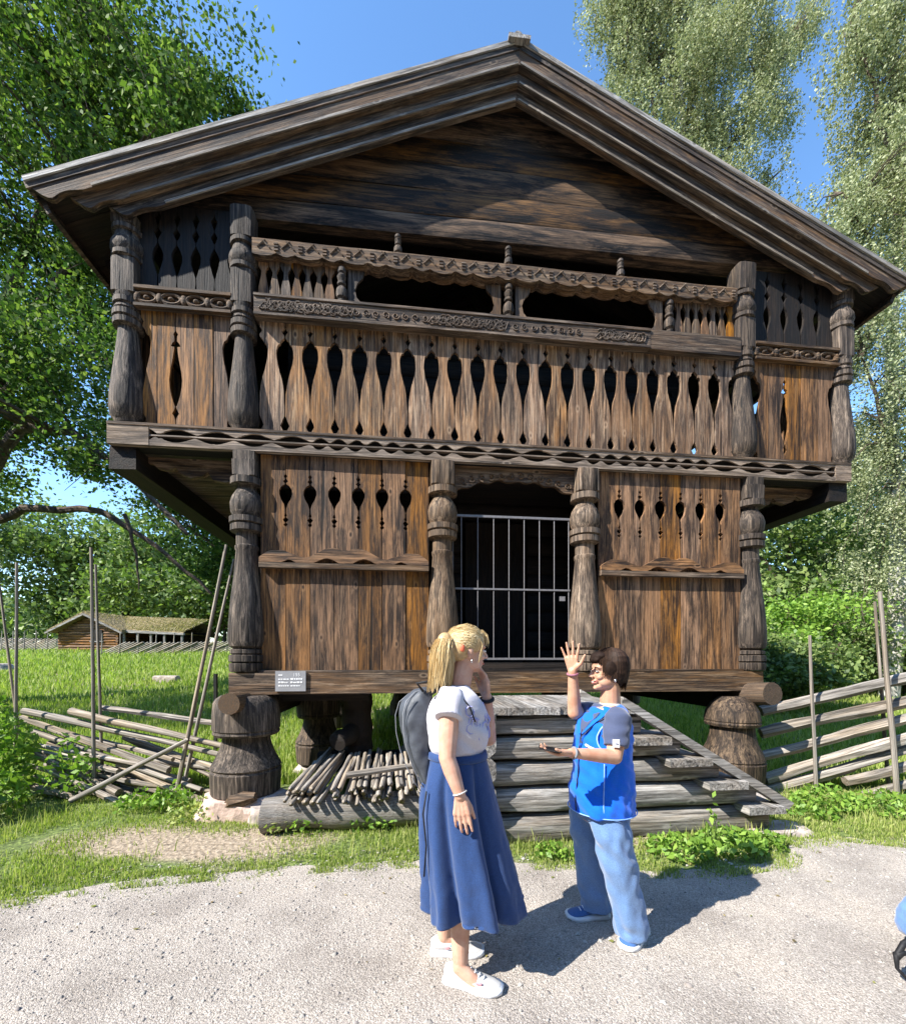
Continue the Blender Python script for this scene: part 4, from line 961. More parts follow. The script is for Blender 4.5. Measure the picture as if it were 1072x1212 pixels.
# ------------------------------------------------------------------ far log shed
def shed():
    d = 27.0; base = Vector((-25.0, 27, HG(-23, 27)-.1)); T = empty('log_shed', base, 0, 'small brown log shed with a turf roof across the meadow on the left', 'building'); T.scale = (.86, .86, .86)
    for k in range(8):
        z = k*.2; m = MB(); m.tube([(-.2, 0, z+.1), (4.4, 0, z+.1)], .105, 8); auto(m.build('log', W['plankx'], T))
        m = MB(); m.tube([(4.25, -.2, z+.1), (4.25, 4.4, z+.1)], .105, 8); auto(m.build('log', W['planky'], T))
    for k in range(5):
        z = 1.6+k*.2; f = 1-(k+.5)/6; m = MB(); m.tube([(2.1-2.1*f, 0, z+.1), (2.1+2.1*f, 0, z+.1)], .105, 8); auto(m.build('log', W['plankx'], T))
    wn = MB().box(2.3, 3.1, -.14, -.08, .9, 1.75).build('window', W['darkz'], T); MB().box(2.2, 3.2, -.16, -.06, .82, .9).build('sill', W['oldx'], wn)
    turf = plain('dry turf', (.20, .155, .08), .95, 1, 6, .5, .2, 0, dist=.1, det=8)
    for s in (-1, 1):
        a = math.atan2(1.25, 2.5); pl = [(2.1, 2.85), (2.1+s*2.75, 1.5), (2.1+s*2.75, 1.72), (2.1, 3.1)]
        MB().prism(pl if s > 0 else pl[::-1], -.5, 4.8).build('roof', turf, T)
        pl = [(2.1, 2.78), (2.1+s*2.8, 1.4), (2.1+s*2.8, 1.52), (2.1, 2.92)]
        MB().prism(pl if s > 0 else pl[::-1], -.62, -.5).build('barge_board', W['oldx'], T)
    # long lean-to wing to the right
    MB().prism([(4.3, 1.55), (9.1, 1.35), (9.1, 1.5), (4.3, 1.75)], -.1, .1).build('eaves_board', W['oldx'], T)
    m = MB(); m.add([(4.0, -.1, 1.75), (9.1, -.1, 1.5), (8.0, 3.5, 2.9), (2.1, 3.5, 3.1), (4.0, 4.8, 1.4), (9.1, 4.8, 1.4)], [(0, 1, 2, 3), (3, 2, 5, 4), (0, 4, 5, 1)]); m.build('roof', turf, T)
    for x in (4.6, 5.6, 6.6, 7.6, 8.9): MB().box(x-.06, x+.06, 0, .12, 0, 1.5).build('post', W['oldz'], T)
    MB().box(4.3, 9, 3.2, 3.4, 0, 1.7).build('back_wall', W['darkx'], T)
    # turf grass tufts
    n = 5000; x = RNG.uniform(2.1, 9, n); y = RNG.uniform(0, 3.4, n); z = 1.75+(y/3.5)*1.25-.03*(x-4)
    x2 = RNG.uniform(-.6, 4.8, 3000); y2 = RNG.uniform(-.5, 4.7, 3000); z2 = 3.1-.55*np.abs(x2-2.1); P = np.c_[np.r_[x, x2], np.r_[y, y2], np.r_[z, z2]]
    V, F = leaf_verts(P, .13, -.3, .2); tag(link('turf_grass', arr_mesh('turf_grass', V, F), leafmat('dry turf grass', [(.24, .19, .09), (.38, .31, .15), (.17, .19, .06)], .3), T), kind='stuff')
shed()
def far_fence(x0, x1, y0, y1, n, label, h=1.3):
    b_ = Vector((x0, y0, HG(x0, y0))); T = empty('slanted_fence', b_, 0, label, 'fence')
    for k in range(n):
        f = k/(n-1); x = x0+(x1-x0)*f; y = y0+(y1-y0)*f; z = HG(x, y)
        link('stake', pol[k % 6], None, T, dirM(Vector((x, y, z-.1))-b_, Vector((x+.05, y, z+h))-b_, .035))
        if k < n-1:
            for j in range(5):
                a = Vector((x-.3+j*.25, y+.08, z+.02)); e = a+Vector((1.7, 0, .75)); link('rail', spl[j % 4], None, T, dirM(a-b_, e-b_, .04))
far_fence(-20.8, -12.6, 25, 25.5, 9, 'pale slanted-rail fence in front of the open side of the log shed')
far_fence(-34, -26.5, 29, 27.6, 9, 'slanted-rail fence left of the log shed at the far edge of the meadow')
for k, (x, y, r, lb) in enumerate(((-19.6, 18, .42, 'pale boulder in the meadow at the left edge'), (-10.5, 15.5, .25, 'flat pale rock in the sunny meadow left of the storehouse'))):
    rock('meadow_rock', (x, y, HG(x, y)+.1), (r*2, r, r), lb, 'rock', M_stone, 30+k)
fl = np.c_[RNG.uniform(-3.5, 4.5, 130), 1.6+RNG.random(130)**.6*2.2, np.full(130, .02)]
_V, _F = leaf_verts(fl, .016, 0, .6); _V[:, 2] = .013+(_V[:, 2]-.02)*.18
tag(link('fallen_leaves', arr_mesh('fallen_leaves', _V, _F), leafmat('dry leaf', [(.30, .19, .07), (.18, .2, .05), (.12, .08, .04), (.4, .32, .12)], .1)), 'few dry leaves scattered on the gravel', 'leaves', kind='stuff')
# herbs and nettles near the stair, fence and boulder
HB = [(.75, 3.2, .13, 110, .026, .12, 'low clump of broad leaves on the gravel edge right of the long skirt'), (1.0, 3.15, .12, 90, .026, .12, 'low leafy clump between the two women at the gravel edge'),
      (1.72, 3.22, .24, 260, .030, .17, 'bushy green weeds in front of the stair just right of the blue jeans'), (2.15, 3.28, .26, 300, .032, .19, 'taller leafy weed clump against the lower stair logs'), (2.48, 3.35, .16, 130, .03, .14, 'small weed clump near the bottom tread'),
      (2.0, 3.25, .05, 30, .03, .5, 'single tall stemmed weed rising before the stair logs'), (-1.5, 3.65, .16, 110, .03, .2, 'pale weed with yellowish leaves beside the pinkish boulder'), (-1.28, 3.7, .2, 150, .028, .2, 'green weeds under the left end of the thick log'),
      (-.7, 3.75, .24, 170, .026, .2, 'feathery weeds in front of the thick log'), (-.25, 3.8, .2, 150, .026, .2, 'weeds in shade at the right end of the thick log'), (-2.75, 4.15, .2, 150, .035, .3, 'leafy weed at the foot of the leaning stakes'), (-3.05, 4.1, .2, 130, .03, .25, 'weed clump where the brace pole meets the ground'), (-2.4, 4.0, .3, 200, .026, .18, 'dry pale herbs between the stakes and the boulder'),
      (3.7, 4.2, .3, 300, .03, .25, 'leafy weeds at the foot of the first right fence stake'), (4.2, 4.1, .35, 330, .03, .22, 'leafy ground weeds between the right fence stakes'), (3.35, 4.0, .25, 200, .03, .2, 'weeds beside the right front foot'), (4.75, 4.1, .35, 320, .03, .22, 'weeds under the tall pair of right fence stakes')]
for k, (x, y, r, n_, s, h, lb) in enumerate(HB): herb('weed', x, y, r, n_, s, M_herb2 if k in (6, 12) else M_herb, lb, 'weed', h)
for x, y, r, n_, h, lb, mt in ((-4.85, 4.4, .42, 1300, 1.15, 'tall leafy bush at the left edge in front of the pole fence', M_herb), (-4.45, 3.9, .42, 800, .6, 'low sprawling bright green bush at the left edge nearest the path', M_herb), (-4.1, 4.5, .25, 200, .7, 'loose leafy shoots growing through the left fence rails', M_herb)):
    herb('bush', x, y, r, n_, .042, mt, lb, 'bush', h)
#PEOPLE
# ------------------------------------------------------------------ people
def cap(m, p0, p1, r0, r1=None, n=14):
    # tapered capsule with round ends, as one closed surface
    p0, p1 = Vector(p0), Vector(p1); r1 = r0 if r1 is None else r1; d = (p1-p0); L_ = d.length
    q = d.to_track_quat('Z', 'Y').to_matrix(); prof = []
    for k in range(1, 5): a = math.pi/2*k/5; prof.append((-r0*math.cos(a), r0*math.sin(a)))
    prof += [(0, r0), (L_, r1)]
    for k in range(4, 0, -1): a = math.pi/2*k/5; prof.append((L_+r1*math.cos(a), r1*math.sin(a)))
    V = [p0+q @ Vector((0, 0, -r0))]
    for z, r in prof: V += [p0+q @ Vector((r*math.cos(2*math.pi*k/n), r*math.sin(2*math.pi*k/n), z)) for k in range(n)]
    V.append(p0+q @ Vector((0, 0, L_+r1))); e = len(V)-1; K = len(prof)
    F = [(0, 1+(k+1) % n, 1+k) for k in range(n)]+[(1+i*n+k, 1+i*n+(k+1) % n, 1+(i+1)*n+(k+1) % n, 1+(i+1)*n+k) for i in range(K-1) for k in range(n)]+[(e, 1+(K-1)*n+k, 1+(K-1)*n+(k+1) % n) for k in range(n)]
    m.add(V, F)
def chain(m, pts, rad, n=14):
    for i in range(len(pts)-1): cap(m, pts[i], pts[i+1], rad[i], rad[i+1], n)
def loft(m, secs, n=40, fn=None, caps=True):
    # secs: (cx, cy, z, rx, ry, yaw)
    rings = []
    for i, (cx, cy, z, rx, ry, yw) in enumerate(secs):
        for k in range(n):
            a = 2*math.pi*k/n; dx, dy, dz = (fn(a, i/(len(secs)-1)) if fn else (1, 1, 0))
            x, y = rx*math.cos(a)*dx, ry*math.sin(a)*dy
            rings.append((cx+x*math.cos(yw)-y*math.sin(yw), cy+x*math.sin(yw)+y*math.cos(yw), z+dz))
    K = len(secs); F = [(i*n+k, i*n+(k+1) % n, (i+1)*n+(k+1) % n, (i+1)*n+k) for i in range(K-1) for k in range(n)]
    if caps: F += [tuple(range(n-1, -1, -1)), tuple((K-1)*n+k for k in range(n))]
    m.add(rings, F)
def interp(secs, K):
    out = []; A = np.array(secs, float); t = np.linspace(0, len(secs)-1, K)
    for c in t:
        i = min(int(c), len(secs)-2); f = c-i
        p0, p1, p2, p3 = A[max(i-1, 0)], A[i], A[i+1], A[min(i+2, len(A)-1)]
        out.append(tuple(.5*((2*p1)+(-p0+p2)*f+(2*p0-5*p1+4*p2-p3)*f*f+(-p0+3*p1-3*p2+p3)*f**3)))
    return out
def tubeloft(m, pts, rad, n=20, K=14, fold=0, seed=0):
    # open cloth sleeve or leg: thick-walled only at its ends, closed solid for remeshing
    A = interp([tuple(p)+(r,) for p, r in zip(pts, rad)], K); m.tube([a[:3] for a in A], [a[3]*(1+fold*wob((i*.9, seed, 0))) for i, a in enumerate(A)], n)
def remesh(m, vox, name, mat, parent, base, smooth=6, disp=None, fac=.5):
    me = m.mesh('tmp'); o = bpy.data.objects.new('tmp', me); COL.objects.link(o)
    r = o.modifiers.new('r', 'REMESH'); r.mode = 'VOXEL'; r.voxel_size = vox; r.adaptivity = 0
    s_ = o.modifiers.new('s', 'SMOOTH'); s_.factor = fac; s_.iterations = smooth
    dg = bpy.context.evaluated_depsgraph_get(); me2 = bpy.data.meshes.new_from_object(o.evaluated_get(dg)); bpy.data.objects.remove(o)
    nv = len(me2.vertices); co_ = np.empty(nv*3, np.float32); me2.vertices.foreach_get('co', co_); co_ = co_.reshape(-1, 3)
    if disp:
        nr = np.empty(nv*3, np.float32); me2.vertices.foreach_get('normal', nr); nr = nr.reshape(-1, 3)
        dv = np.array([disp(Vector(c)) for c in co_]); co_ = co_+nr*dv[:, None]
    co_ = co_-np.array(base); me2.vertices.foreach_set('co', co_.astype(np.float32).ravel())
    me2.polygons.foreach_set('use_smooth', [True]*len(me2.polygons)); me2.name = name; me2.update(); me2.materials.clear(); me2.materials.append(mat)
    return link(name, me2, None, parent)
def cloth(name, col, rough=.85, sheen=.3, weave=320, var=.12, spec=.2):
    m = plain(name, col, rough, .25, weave, var, spec, dist=.001); b = m.node_tree.nodes['Principled BSDF']
    b.inputs['Sheen Weight'].default_value = sheen; return m
def skin(name, col, sss=.12):
    m, t, b = newmat(name); L = t.links.new; tc = N(t, 'ShaderNodeTexCoord'); n = N(t, 'ShaderNodeTexNoise'); n.inputs['Scale'].default_value = 22; n.inputs['Detail'].default_value = 5; L(tc.outputs['Object'], n.inputs[0])
    L(ramp(t, n.outputs[0], [(.35, (col[0]*.9, col[1]*.78, col[2]*.74)), (.6, col)]), b.inputs['Base Color']); b.inputs['Roughness'].default_value = .5; b.inputs['Specular IOR Level'].default_value = .35
    b.inputs['Subsurface Weight'].default_value = sss; b.inputs['Subsurface Radius'].default_value = (.01, .004, .002); b.inputs['Subsurface Scale'].default_value = .6; return m
M_skin = skin('fair skin', (.60, .37, .27)); M_skin2 = skin('tanned skin', (.55, .32, .215))
def hand(m, wr, f, pn, thumb_side, s=1., curl=(.25, .25, .3, .35), spread=.12, thumb_out=.8, tcurl=.2):
    # f: direction of the fingers, pn: out of the palm, thumb_side: +1/-1 along pn x f
    wr, f, pn = Vector(wr), Vector(f).normalized(), Vector(pn); pn = (pn-f*pn.dot(f)).normalized(); sd = pn.cross(f).normalized()*thumb_side
    ln = ((.040, .024, .019), (.045, .028, .020), (.041, .026, .020), (.032, .019, .017))
    for i in range(4):
        o = 1.5-i; k = wr+(f*(.086-.004*abs(o+.3))+sd*o*.0205)*s; w0 = wr+(f*.006+sd*o*.010)*s
        chain(m, [w0, k], [.0125*s, .0115*s], 10)
        d = (f+sd*o*spread).normalized(); p = k; a = 0
        for j, L_ in enumerate(ln[i]):
            a += curl[i]*(.7 if j == 0 else 1); dd = (d*math.cos(a)+pn*math.sin(a)).normalized(); q = p+dd*L_*s
            cap(m, p, q, (.0092-.0008*j)*s*(.9 if i == 3 else 1), (.0086-.0011*j)*s*(.9 if i == 3 else 1), 10); p = q
    t0 = wr+(f*.018+sd*.020+pn*.006)*s; d1 = (f*.75+sd*thumb_out+pn*.25).normalized(); t1 = t0+d1*.042*s
    d2 = (f*.9+sd*thumb_out*.55+pn*tcurl).normalized(); t2 = t1+d2*.032*s; t3 = t2+(d2+pn*tcurl*.5).normalized()*.024*s
    chain(m, [t0, t1, t2, t3], [.0155*s, .0115*s, .0098*s, .0078*s], 10)
def head(m, c, F, U, s=1., smile=False):
    F = Vector(F).normalized(); U = Vector(U); U = (U-F*U.dot(F)).normalized(); Lf = U.cross(F)
    M3 = Matrix((F, Lf, U)).transposed(); c = Vector(c)
    P = lambda a, b_, z: c+M3 @ Vector((a, b_, z))*s
    E_ = lambda p, r: m.ell(P(*p), tuple(x*s for x in r), M3, 18, 12)
    E_((-.012, 0, .035), (.092, .074, .088)); E_((.012, 0, -.03), (.072, .058, .082)); E_((.045, 0, -.015), (.043, .048, .07)); E_((.048, 0, .035), (.040, .055, .04))
    E_((.05, 0, -.082), (.034, .033, .026)); E_((.073, 0, -.094), (.016, .018, .013))
    for k in (-1, 1): E_((.062, k*.034, -.028), (.022, .020, .02)); E_((.068, k*.03, .024), (.02, .02, .009)); E_((-.01, k*.071, -.012), (.018, .009, .031)); E_((.022, k*.036, -.058), (.044, .022, .032))
    cap(m, P(.086, 0, .012), P(.108, 0, -.022), .0085*s, .0105*s, 10)
    for k in (-1, 1): E_((.098, k*.010, -.027), (.010, .007, .007))
    E_((.079, 0, -.052), (.015, .022, .0075)); E_((.078, 0, -.066), (.013, .019, .007)); E_((.076, 0, -.059), (.014, .02, .02))
    return P, M3
def eye_parts(t, base, P, M3, s=1., lash=(.05, .03, .02)):
    for k in (-1, 1):
        MB().ell(P(.079, k*.031, .004)-base, (.0115*s, .0115*s, .0058*s), M3, 12, 8).build('eye', M_eyew, t, True)
        MB().ell(P(.0895, k*.032, .004)-base, (.0022*s, .0048*s, .0048*s), M3, 10, 6).build('iris', M_eye, t, True)
        MB().tube([P(.086, k*.016, .024)-base, P(.089, k*.032, .030)-base, P(.077, k*.05, .025)-base], [.002*s, .0032*s, .0018*s], 6).build('eyebrow', M_brow, t, True)
        MB().tube([P(.086, k*.018, .009)-base, P(.0915, k*.032, .0135)-base, P(.081, k*.046, .008)-base], .0016*s, 5).build('eyelash', M_brow, t, True)
M_eyew = plain('eye white', (.75, .73, .7), .2, 0, 20, .02); M_eye = plain('brown iris', (.06, .03, .015), .15, 0, 20, .1, .6); M_brow = plain('brow hair', (.05, .03, .02), .8, 0, 40)
def hairmat(name, a, b_, c):
    m = leafmat(name, [a, b_, c], 0.0, .38, .5); return m
M_blond = hairmat('blond hair', (.40, .27, .12), (.62, .46, .23), (.80, .66, .40)); M_dark = hairmat('dark brown hair', (.012, .007, .005), (.028, .015, .010), (.055, .03, .018)); M_dark.node_tree.nodes['Principled BSDF'].inputs['Roughness'].default_value = .62; M_dark.node_tree.nodes['Principled BSDF'].inputs['Specular IOR Level'].default_value = .2
M_lip = plain('lips', (.45, .14, .12), .4, 0, 30, .1); M_teeth = plain('teeth', (.82, .8, .74), .25, 0, 30, .02)
M_tee = cloth('white tee cotton', (.55, .53, .58)); M_print = cloth('lilac print', (.36, .36, .62)); M_skirt = cloth('blue denim skirt cloth', (.018, .050, .155), .75, .25, 260, .25)
M_vest = cloth('bright blue nylon vest', (.0, .12, .66), .78, .25, 200, .12, .2); M_navy = cloth('navy tee cotton', (.055, .07, .13), .8, .3); M_jean = cloth('light blue denim', (.115, .205, .385), .85, .3, 240, .22)
M_shoew = plain('white shoe leather', (.52, .51, .50), .45, .15, 60, .06, .4, dist=.003); M_shoeb = cloth('blue shoe mesh', (.05, .12, .30), .7, .2, 400, .3); M_sole = plain('white rubber sole', (.72, .74, .78), .6, .1, 50, .06)
M_pack = plain('dark nylon', (.065, .073, .088), .55, .5, 26, .2, .35, dist=.006); M_strap = plain('black strap', (.012, .012, .014), .6, .2, 60, .2, .3); M_pipe = plain('light grey piping', (.20, .21, .23), .6, 0, 40, .1)
M_red = plain('coral hair band', (.65, .14, .07), .7, .3, 60, .2, dist=.003); M_silver = plain('silver', (.6, .6, .62), .25, 0, 30, .05, .5, .9); M_phone = plain('dark phone glass', (.015, .015, .018), .12, 0, 20, .1, .6)
def strands(m, paths, r, n=4):
    for p in paths: m.tube(p, [r*.5]+[r]*(len(p)-2)+[r*.3], n, False)
def shoe(t, base, heel, toe, mu, msole, h=.10, w_=.047, extra=None):
    heel, toe = Vector(heel), Vector(toe); heel.z = toe.z = 0; d = (toe-heel); L_ = d.length; d = d.normalized(); yw = math.atan2(d.y, d.x)
    T = Matrix.Translation(heel-base) @ Matrix.Rotation(yw, 4, 'Z')
    prof = [(0, .026, .075), (.02, .034, .088), (.06, .036, .095), (.10, .037, .088), (.14, .043, .068), (.18, .048, .053), (.215, .046, .044), (.245, .034, .036), (.262, .015, .028)]
    k = L_/.262; n = 16; V = []; F = []
    for x, wx, hx in prof:
        for j in range(n):
            a = 2*math.pi*j/n; y = wx*math.cos(a); z = .022+(hx-.022)*.5+(hx-.022)*.5*math.sin(a)
            V.append((x*k, y*(1 if math.sin(a) < .2 else .86), z))
    K = len(prof); F = [(i*n+j, (i+1)*n+j, (i+1)*n+(j+1) % n, i*n+(j+1) % n) for i in range(K-1) for j in range(n)]+[tuple(range(n)), tuple((K-1)*n+j for j in range(n-1, -1, -1))]
    m = MB(); m.add(V, F); sh = m.build('shoe', mu, t, True, M=T)
    V = []; F = []
    for x, wx, hx in prof:
        lift = .010*max(0, (x-.2)/.06)
        for y, z in ((wx+.006, .03+lift*.3), (wx+.008, .004+lift), (wx*.85, .0+lift), (-wx*.85, .0+lift), (-wx-.008, .004+lift), (-wx-.006, .03+lift*.3)): V.append(((x-.004)*k*1.02, y, z))
    F = [(i*6+j, i*6+(j+1) % 6, (i+1)*6+(j+1) % 6, (i+1)*6+j) for i in range(K-1) for j in range(6)]+[tuple(range(5, -1, -1)), tuple((K-1)*6+j for j in range(6))]
    m = MB(); m.add(V, F); m.build('sole', msole, sh, True)
    m = MB()
    for i in range(4):
        x = (.115+.02*i)*k; z = .083-.0085*i; m.tube([(x, -.026, z-.012), (x+.006, 0, z+.003), (x, .026, z-.012)], .003, 5)
    m.build('laces', msole, sh, True); return sh

# --- woman in white tee and blue skirt
def woman_left():
    base = Vector((.03, 2.03, 0)); b3 = tuple(base)
    T = empty('person', base, 0, 'blonde woman with a ponytail in white T-shirt and long blue skirt, back half turned', 'person')
    F = Vector((.965, .26, 0)).normalized(); yw = math.atan2(F.y, F.x); A = lambda x, y, d: at(x, y, d)
    m = MB(); hc = A(553, 770, 2.05)
    Ph, M3 = head(m, hc, Vector((.93, .34, -.10)), (0, 0, 1), .95)
    nk = A(541, 815, 2.04); cap(m, hc+Vector((-.012, 0, -.05)), nk+Vector((0, 0, -.03)), .050, .058)
    sh = A(532, 836, 1.90); el_ = A(529, 897, 1.85); wr = A(544.5, 942, 1.83)
    chain(m, [sh, sh.lerp(el_, .5), el_, el_.lerp(wr, .35), wr], [.048, .045, .037, .037, .025])
    hand(m, wr, (.09, -.02, -.99), (.25, .95, 0), -1, .98, (.10, .13, .17, .2), .06, .35, .15)
    sh2 = A(556, 834, 2.2); el2 = A(578, 874, 2.17); wr2 = A(576, 825, 2.09)
    chain(m, [sh2, el2, el2.lerp(wr2, .4), wr2], [.047, .040, .036, .026])
    hand(m, wr2, (-.12, -.03, .99), (-.85, -.35, .1), 1, .97, (.22, .25, .3, .32), .03, .35, .2)
    loft(m, interp([(.03, 2.04, .62, .10, .11, yw), (.03, 2.04, .95, .105, .115, yw), (.03, 2.04, 1.15, .105, .13, yw), (.03, 2.04, 1.28, .085, .14, yw), (.028, 2.04, 1.34, .05, .07, yw)], 12), 24)
    chain(m, [Vector((.04, 1.97, .66)), Vector((.03, 1.955, .36)), Vector((.035, 1.95, .085))], [.075, .052, .036]); chain(m, [Vector((.03, 1.94, .085)), Vector((.10, 1.915, .035))], [.034, .03])
    chain(m, [Vector((-.0, 2.12, .66)), Vector((-.035, 2.15, .36)), Vector((-.045, 2.155, .085))], [.075, .052, .036]); chain(m, [Vector((-.04, 2.155, .085)), Vector((.04, 2.155, .035))], [.034, .03])
    remesh(m, .004, 'body', M_skin, T, b3, 5)
    eye_parts(T, base, Ph, M3, .95)
    MB().ell(Ph(.088, 0, -.059)-base, (.008, .019, .007), M3).build('lips', M_lip, T, True)
    # T-shirt
    m = MB()
    loft(m, interp([(.02, 2.04, .985, .120, .130, yw), (.018, 2.04, 1.055, .126, .137, yw), (.02, 2.04, 1.075, .140, .152, yw), (.022, 2.04, 1.14, .152, .162, yw), (.022, 2.04, 1.21, .150, .168, yw), (.014, 2.04, 1.275, .132, .172, yw), (.012, 2.04, 1.325, .100, .155, yw), (.014, 2.04, 1.36, .068, .098, yw), (.018, 2.04, 1.375, .055, .066, yw)], 22), 40)
    def sleeve(a, b_, r0, r1):
        m.tube([a+(a-b_)*.5, a, a.lerp(b_, .5), b_], [r0*.7, r0, (r0+r1)/2, r1], 20)
    sleeve(A(533, 828, 1.915), A(530.5, 850, 1.865), .066, .063); sleeve(sh2, A(564, 850, 2.19), .06, .058)
    remesh(m, .0055, 'shirt', M_tee, T, b3, 5, lambda c: .010*noise.noise(Vector((c.x*9+c.z*6, c.y*9, c.z*11)))+.010*noise.noise(Vector((c.x*4, c.y*4, c.z*19+c.x*14)))+.004*math.sin(c.z*60+c.x*30)*max(0, 1-abs(c.z-1.03)*12))
    # lilac print on the front: a few curling strokes lying on the cloth
    m = MB(); fc = Vector((.02, 2.04, 0))
    for k in range(22):
        a = yw+random.uniform(-1.35, .2)-.15; z = random.uniform(1.13, 1.27); pts = []
        for j in range(7):
            aa = a+.16*math.cos(j*.9+k); zz = z+.022*math.sin(j*.9+k)*(1+.3*j/6); rx, ry = (.157, .168) if zz < 1.22 else (.150-(zz-1.22)*.45, .172)
            la = aa-yw; x, y = rx*math.cos(la), ry*math.sin(la); pts.append(fc+Vector((x*math.cos(yw)-y*math.sin(yw), x*math.sin(yw)+y*math.cos(yw), zz))-base)
        m.tube(pts, .0032, 4, False)
    tag(m.build('printed_flowers', M_print, T), kind='stuff')
    # skirt
    S_ = interp([(.02, 2.04, 1.055, .131, .142, yw), (.02, 2.04, .98, .152, .158, yw), (.022, 2.04, .89, .172, .17, yw), (.034, 2.04, .77, .19, .178, yw), (.06, 2.035, .6, .21, .186, yw), (.088, 2.03, .44, .226, .192, yw), (.108, 2.03, .31, .240, .197, yw)], 60)
    def fo(a, f):
        g = f**.75; p = .07*math.sin(a*7+.6+.4*math.sin(f*5))+.045*math.sin(a*13+2)*f+.06*max(0, math.cos(a*5+1.2))**6
        p2 = -.20*math.exp(-((((a-4.05+math.pi) % (2*math.pi))-math.pi)/.10)**2)-.17*math.exp(-((((a-5.0+math.pi) % (2*math.pi))-math.pi)/.07)**2)-.14*math.exp(-((((a-3.2+math.pi) % (2*math.pi))-math.pi)/.09)**2)
        q = 1+(p+p2)*g+(.022*noise.noise(Vector((a*4, f*14, 2)))+.012*noise.noise(Vector((a*9, f*26+a*3, 7))))*(f+.15); return q, q, .012*math.sin(a*3+1)*(f > .98)
    m = MB(); loft(m, S_, 220, fo, False); loft(m, [(a, b_, c, rx*.975, ry*.975, y_) for a, b_, c, rx, ry, y_ in S_][::-1], 220, lambda a, f: fo(a, 1-f), False)
    n = 220; e = len(m.v)//2
    m.f += [(59*n+k, 59*n+(k+1) % n, e+(k+1) % n, e+k) for k in range(n)]+[((k+1) % n, k, e+59*n+k, e+59*n+(k+1) % n) for k in range(n)]; m.m += [0]*(2*n)
    m.v = [tuple(Vector(p)-base) for p in m.v]; m.build('skirt', M_skirt, T, True)
    m = MB(); loft(m, [(.02-base.x, 2.04-base.y, z, r, r2, yw) for z, r, r2 in ((1.025, .142, .151), (1.03, .147, .155), (1.058, .142, .150), (1.06, .135, .145))], 60); m.build('waistband', M_skirt, T, True)
    shoe(T, base, (-.035, 1.975, 0), (.222, 1.888, 0), M_shoew, M_sole); shoe(T, base, (-.11, 2.155, 0), (.158, 2.145, 0), M_shoew, M_sole)
    # coloured patches on the shoes
    M_pat = plain('pastel shoe print', (.50, .25, .28), .5, 0, 30, .3); M_pat2 = plain('teal shoe print', (.10, .28, .36), .5, 0, 30, .3)
    for k, (x, y, z, mt) in enumerate(((.06, 1.905, .06, M_pat2), (.115, 1.882, .05, M_pat), (.02, 1.922, .07, M_pat), (-.03, 2.118, .05, M_pat), (.0, 2.115, .06, M_pat2))):
        MB().ell(Vector((x, y, z))-base, (.016, .005, .009), Matrix.Rotation(-.3, 3, 'Z')).build('shoe_patch', mt, T, True)
    # bracelet, watch, earring
    def ring(name, c, ax, r, rr, mat):
        ax = Vector(ax).normalized(); u_ = ax.orthogonal().normalized(); v_ = ax.cross(u_)
        m = MB(); m.tube([c+(u_*math.cos(a)+v_*math.sin(a))*r-base for a in np.linspace(0, 2*math.pi, 25)], rr, 7); return m.build(name, mat, T, True)
    ring('bracelet', wr+Vector((-.001, 0, .012)), wr-el_, .029, .0035, M_shoew); ring('watch', wr2+Vector((0, 0, -.012)), wr2-el2, .030, .009, M_strap)
    MB().ell(Ph(-.004, -.082, -.055)-base, (.004, .004, .009)).build('earring', M_silver, T, True)
    # hair: cap pulled to the tie, ponytail
    s = .95; tie = Ph(-.098, 0, .045); hv = MB(); E_ = lambda p, r: hv.ell(Ph(*p), tuple(x*s for x in r), M3, 20, 14)
    E_((-.018, 0, .045), (.098, .081, .088)); E_((-.045, 0, .01), (.066, .078, .075)); E_((.040, 0, .082), (.042, .060, .026)); hv.ell(tie+Vector((.01, 0, -.01)), (.018, .02, .02))
    for k in (-1, 1): E_((.012, k*.064, .035), (.045, .018, .045))
    pt = [tie, tie+Vector((-.024, -.02, -.002)), tie+Vector((-.036, -.032, -.05)), tie+Vector((-.040, -.036, -.13)), tie+Vector((-.050, -.036, -.225))]
    chain(hv, pt, [.022, .036, .043, .042, .024])
    ho = remesh(hv, .005, 'hair', plain('blond hair mass', (.45, .31, .15), .5, .6, 60, .3, .4, dist=.004), T, b3, 4)
    m = MB(); rng = random.Random(3)
    for k in range(420):    # strands over the skull towards the tie
        th = rng.uniform(-2.6, 2.6); st = Vector((.092*math.cos(th*.55)-.02, .080*math.sin(th)*1.0, rng.uniform(-.0, .11)))
        d = Vector((st.x+.018, st.y, st.z-.045)); sc = 1.02/max(1e-3, math.sqrt((d.x/.1)**2+(d.y/.083)**2+(d.z/.09)**2)); pts = []
        for j in range(7):
            f = j/6; q = d*sc*(1-f)+Vector((-.085, 0, .0))*f; q.z += .012*math.sin(f*3.1)*rng.uniform(.3, 1)
            k2 = max(1.0, rng.uniform(1.0, 1.03)/max(1e-3, math.sqrt((q.x/.1)**2+(q.y/.083)**2+(q.z/.09)**2))) if f < .95 else 1
            q = q*k2; pts.append(Ph(q.x-.018, q.y, q.z+.045)-base)
        m.tube(pts, [.0018]*6+[.001], 3, False)
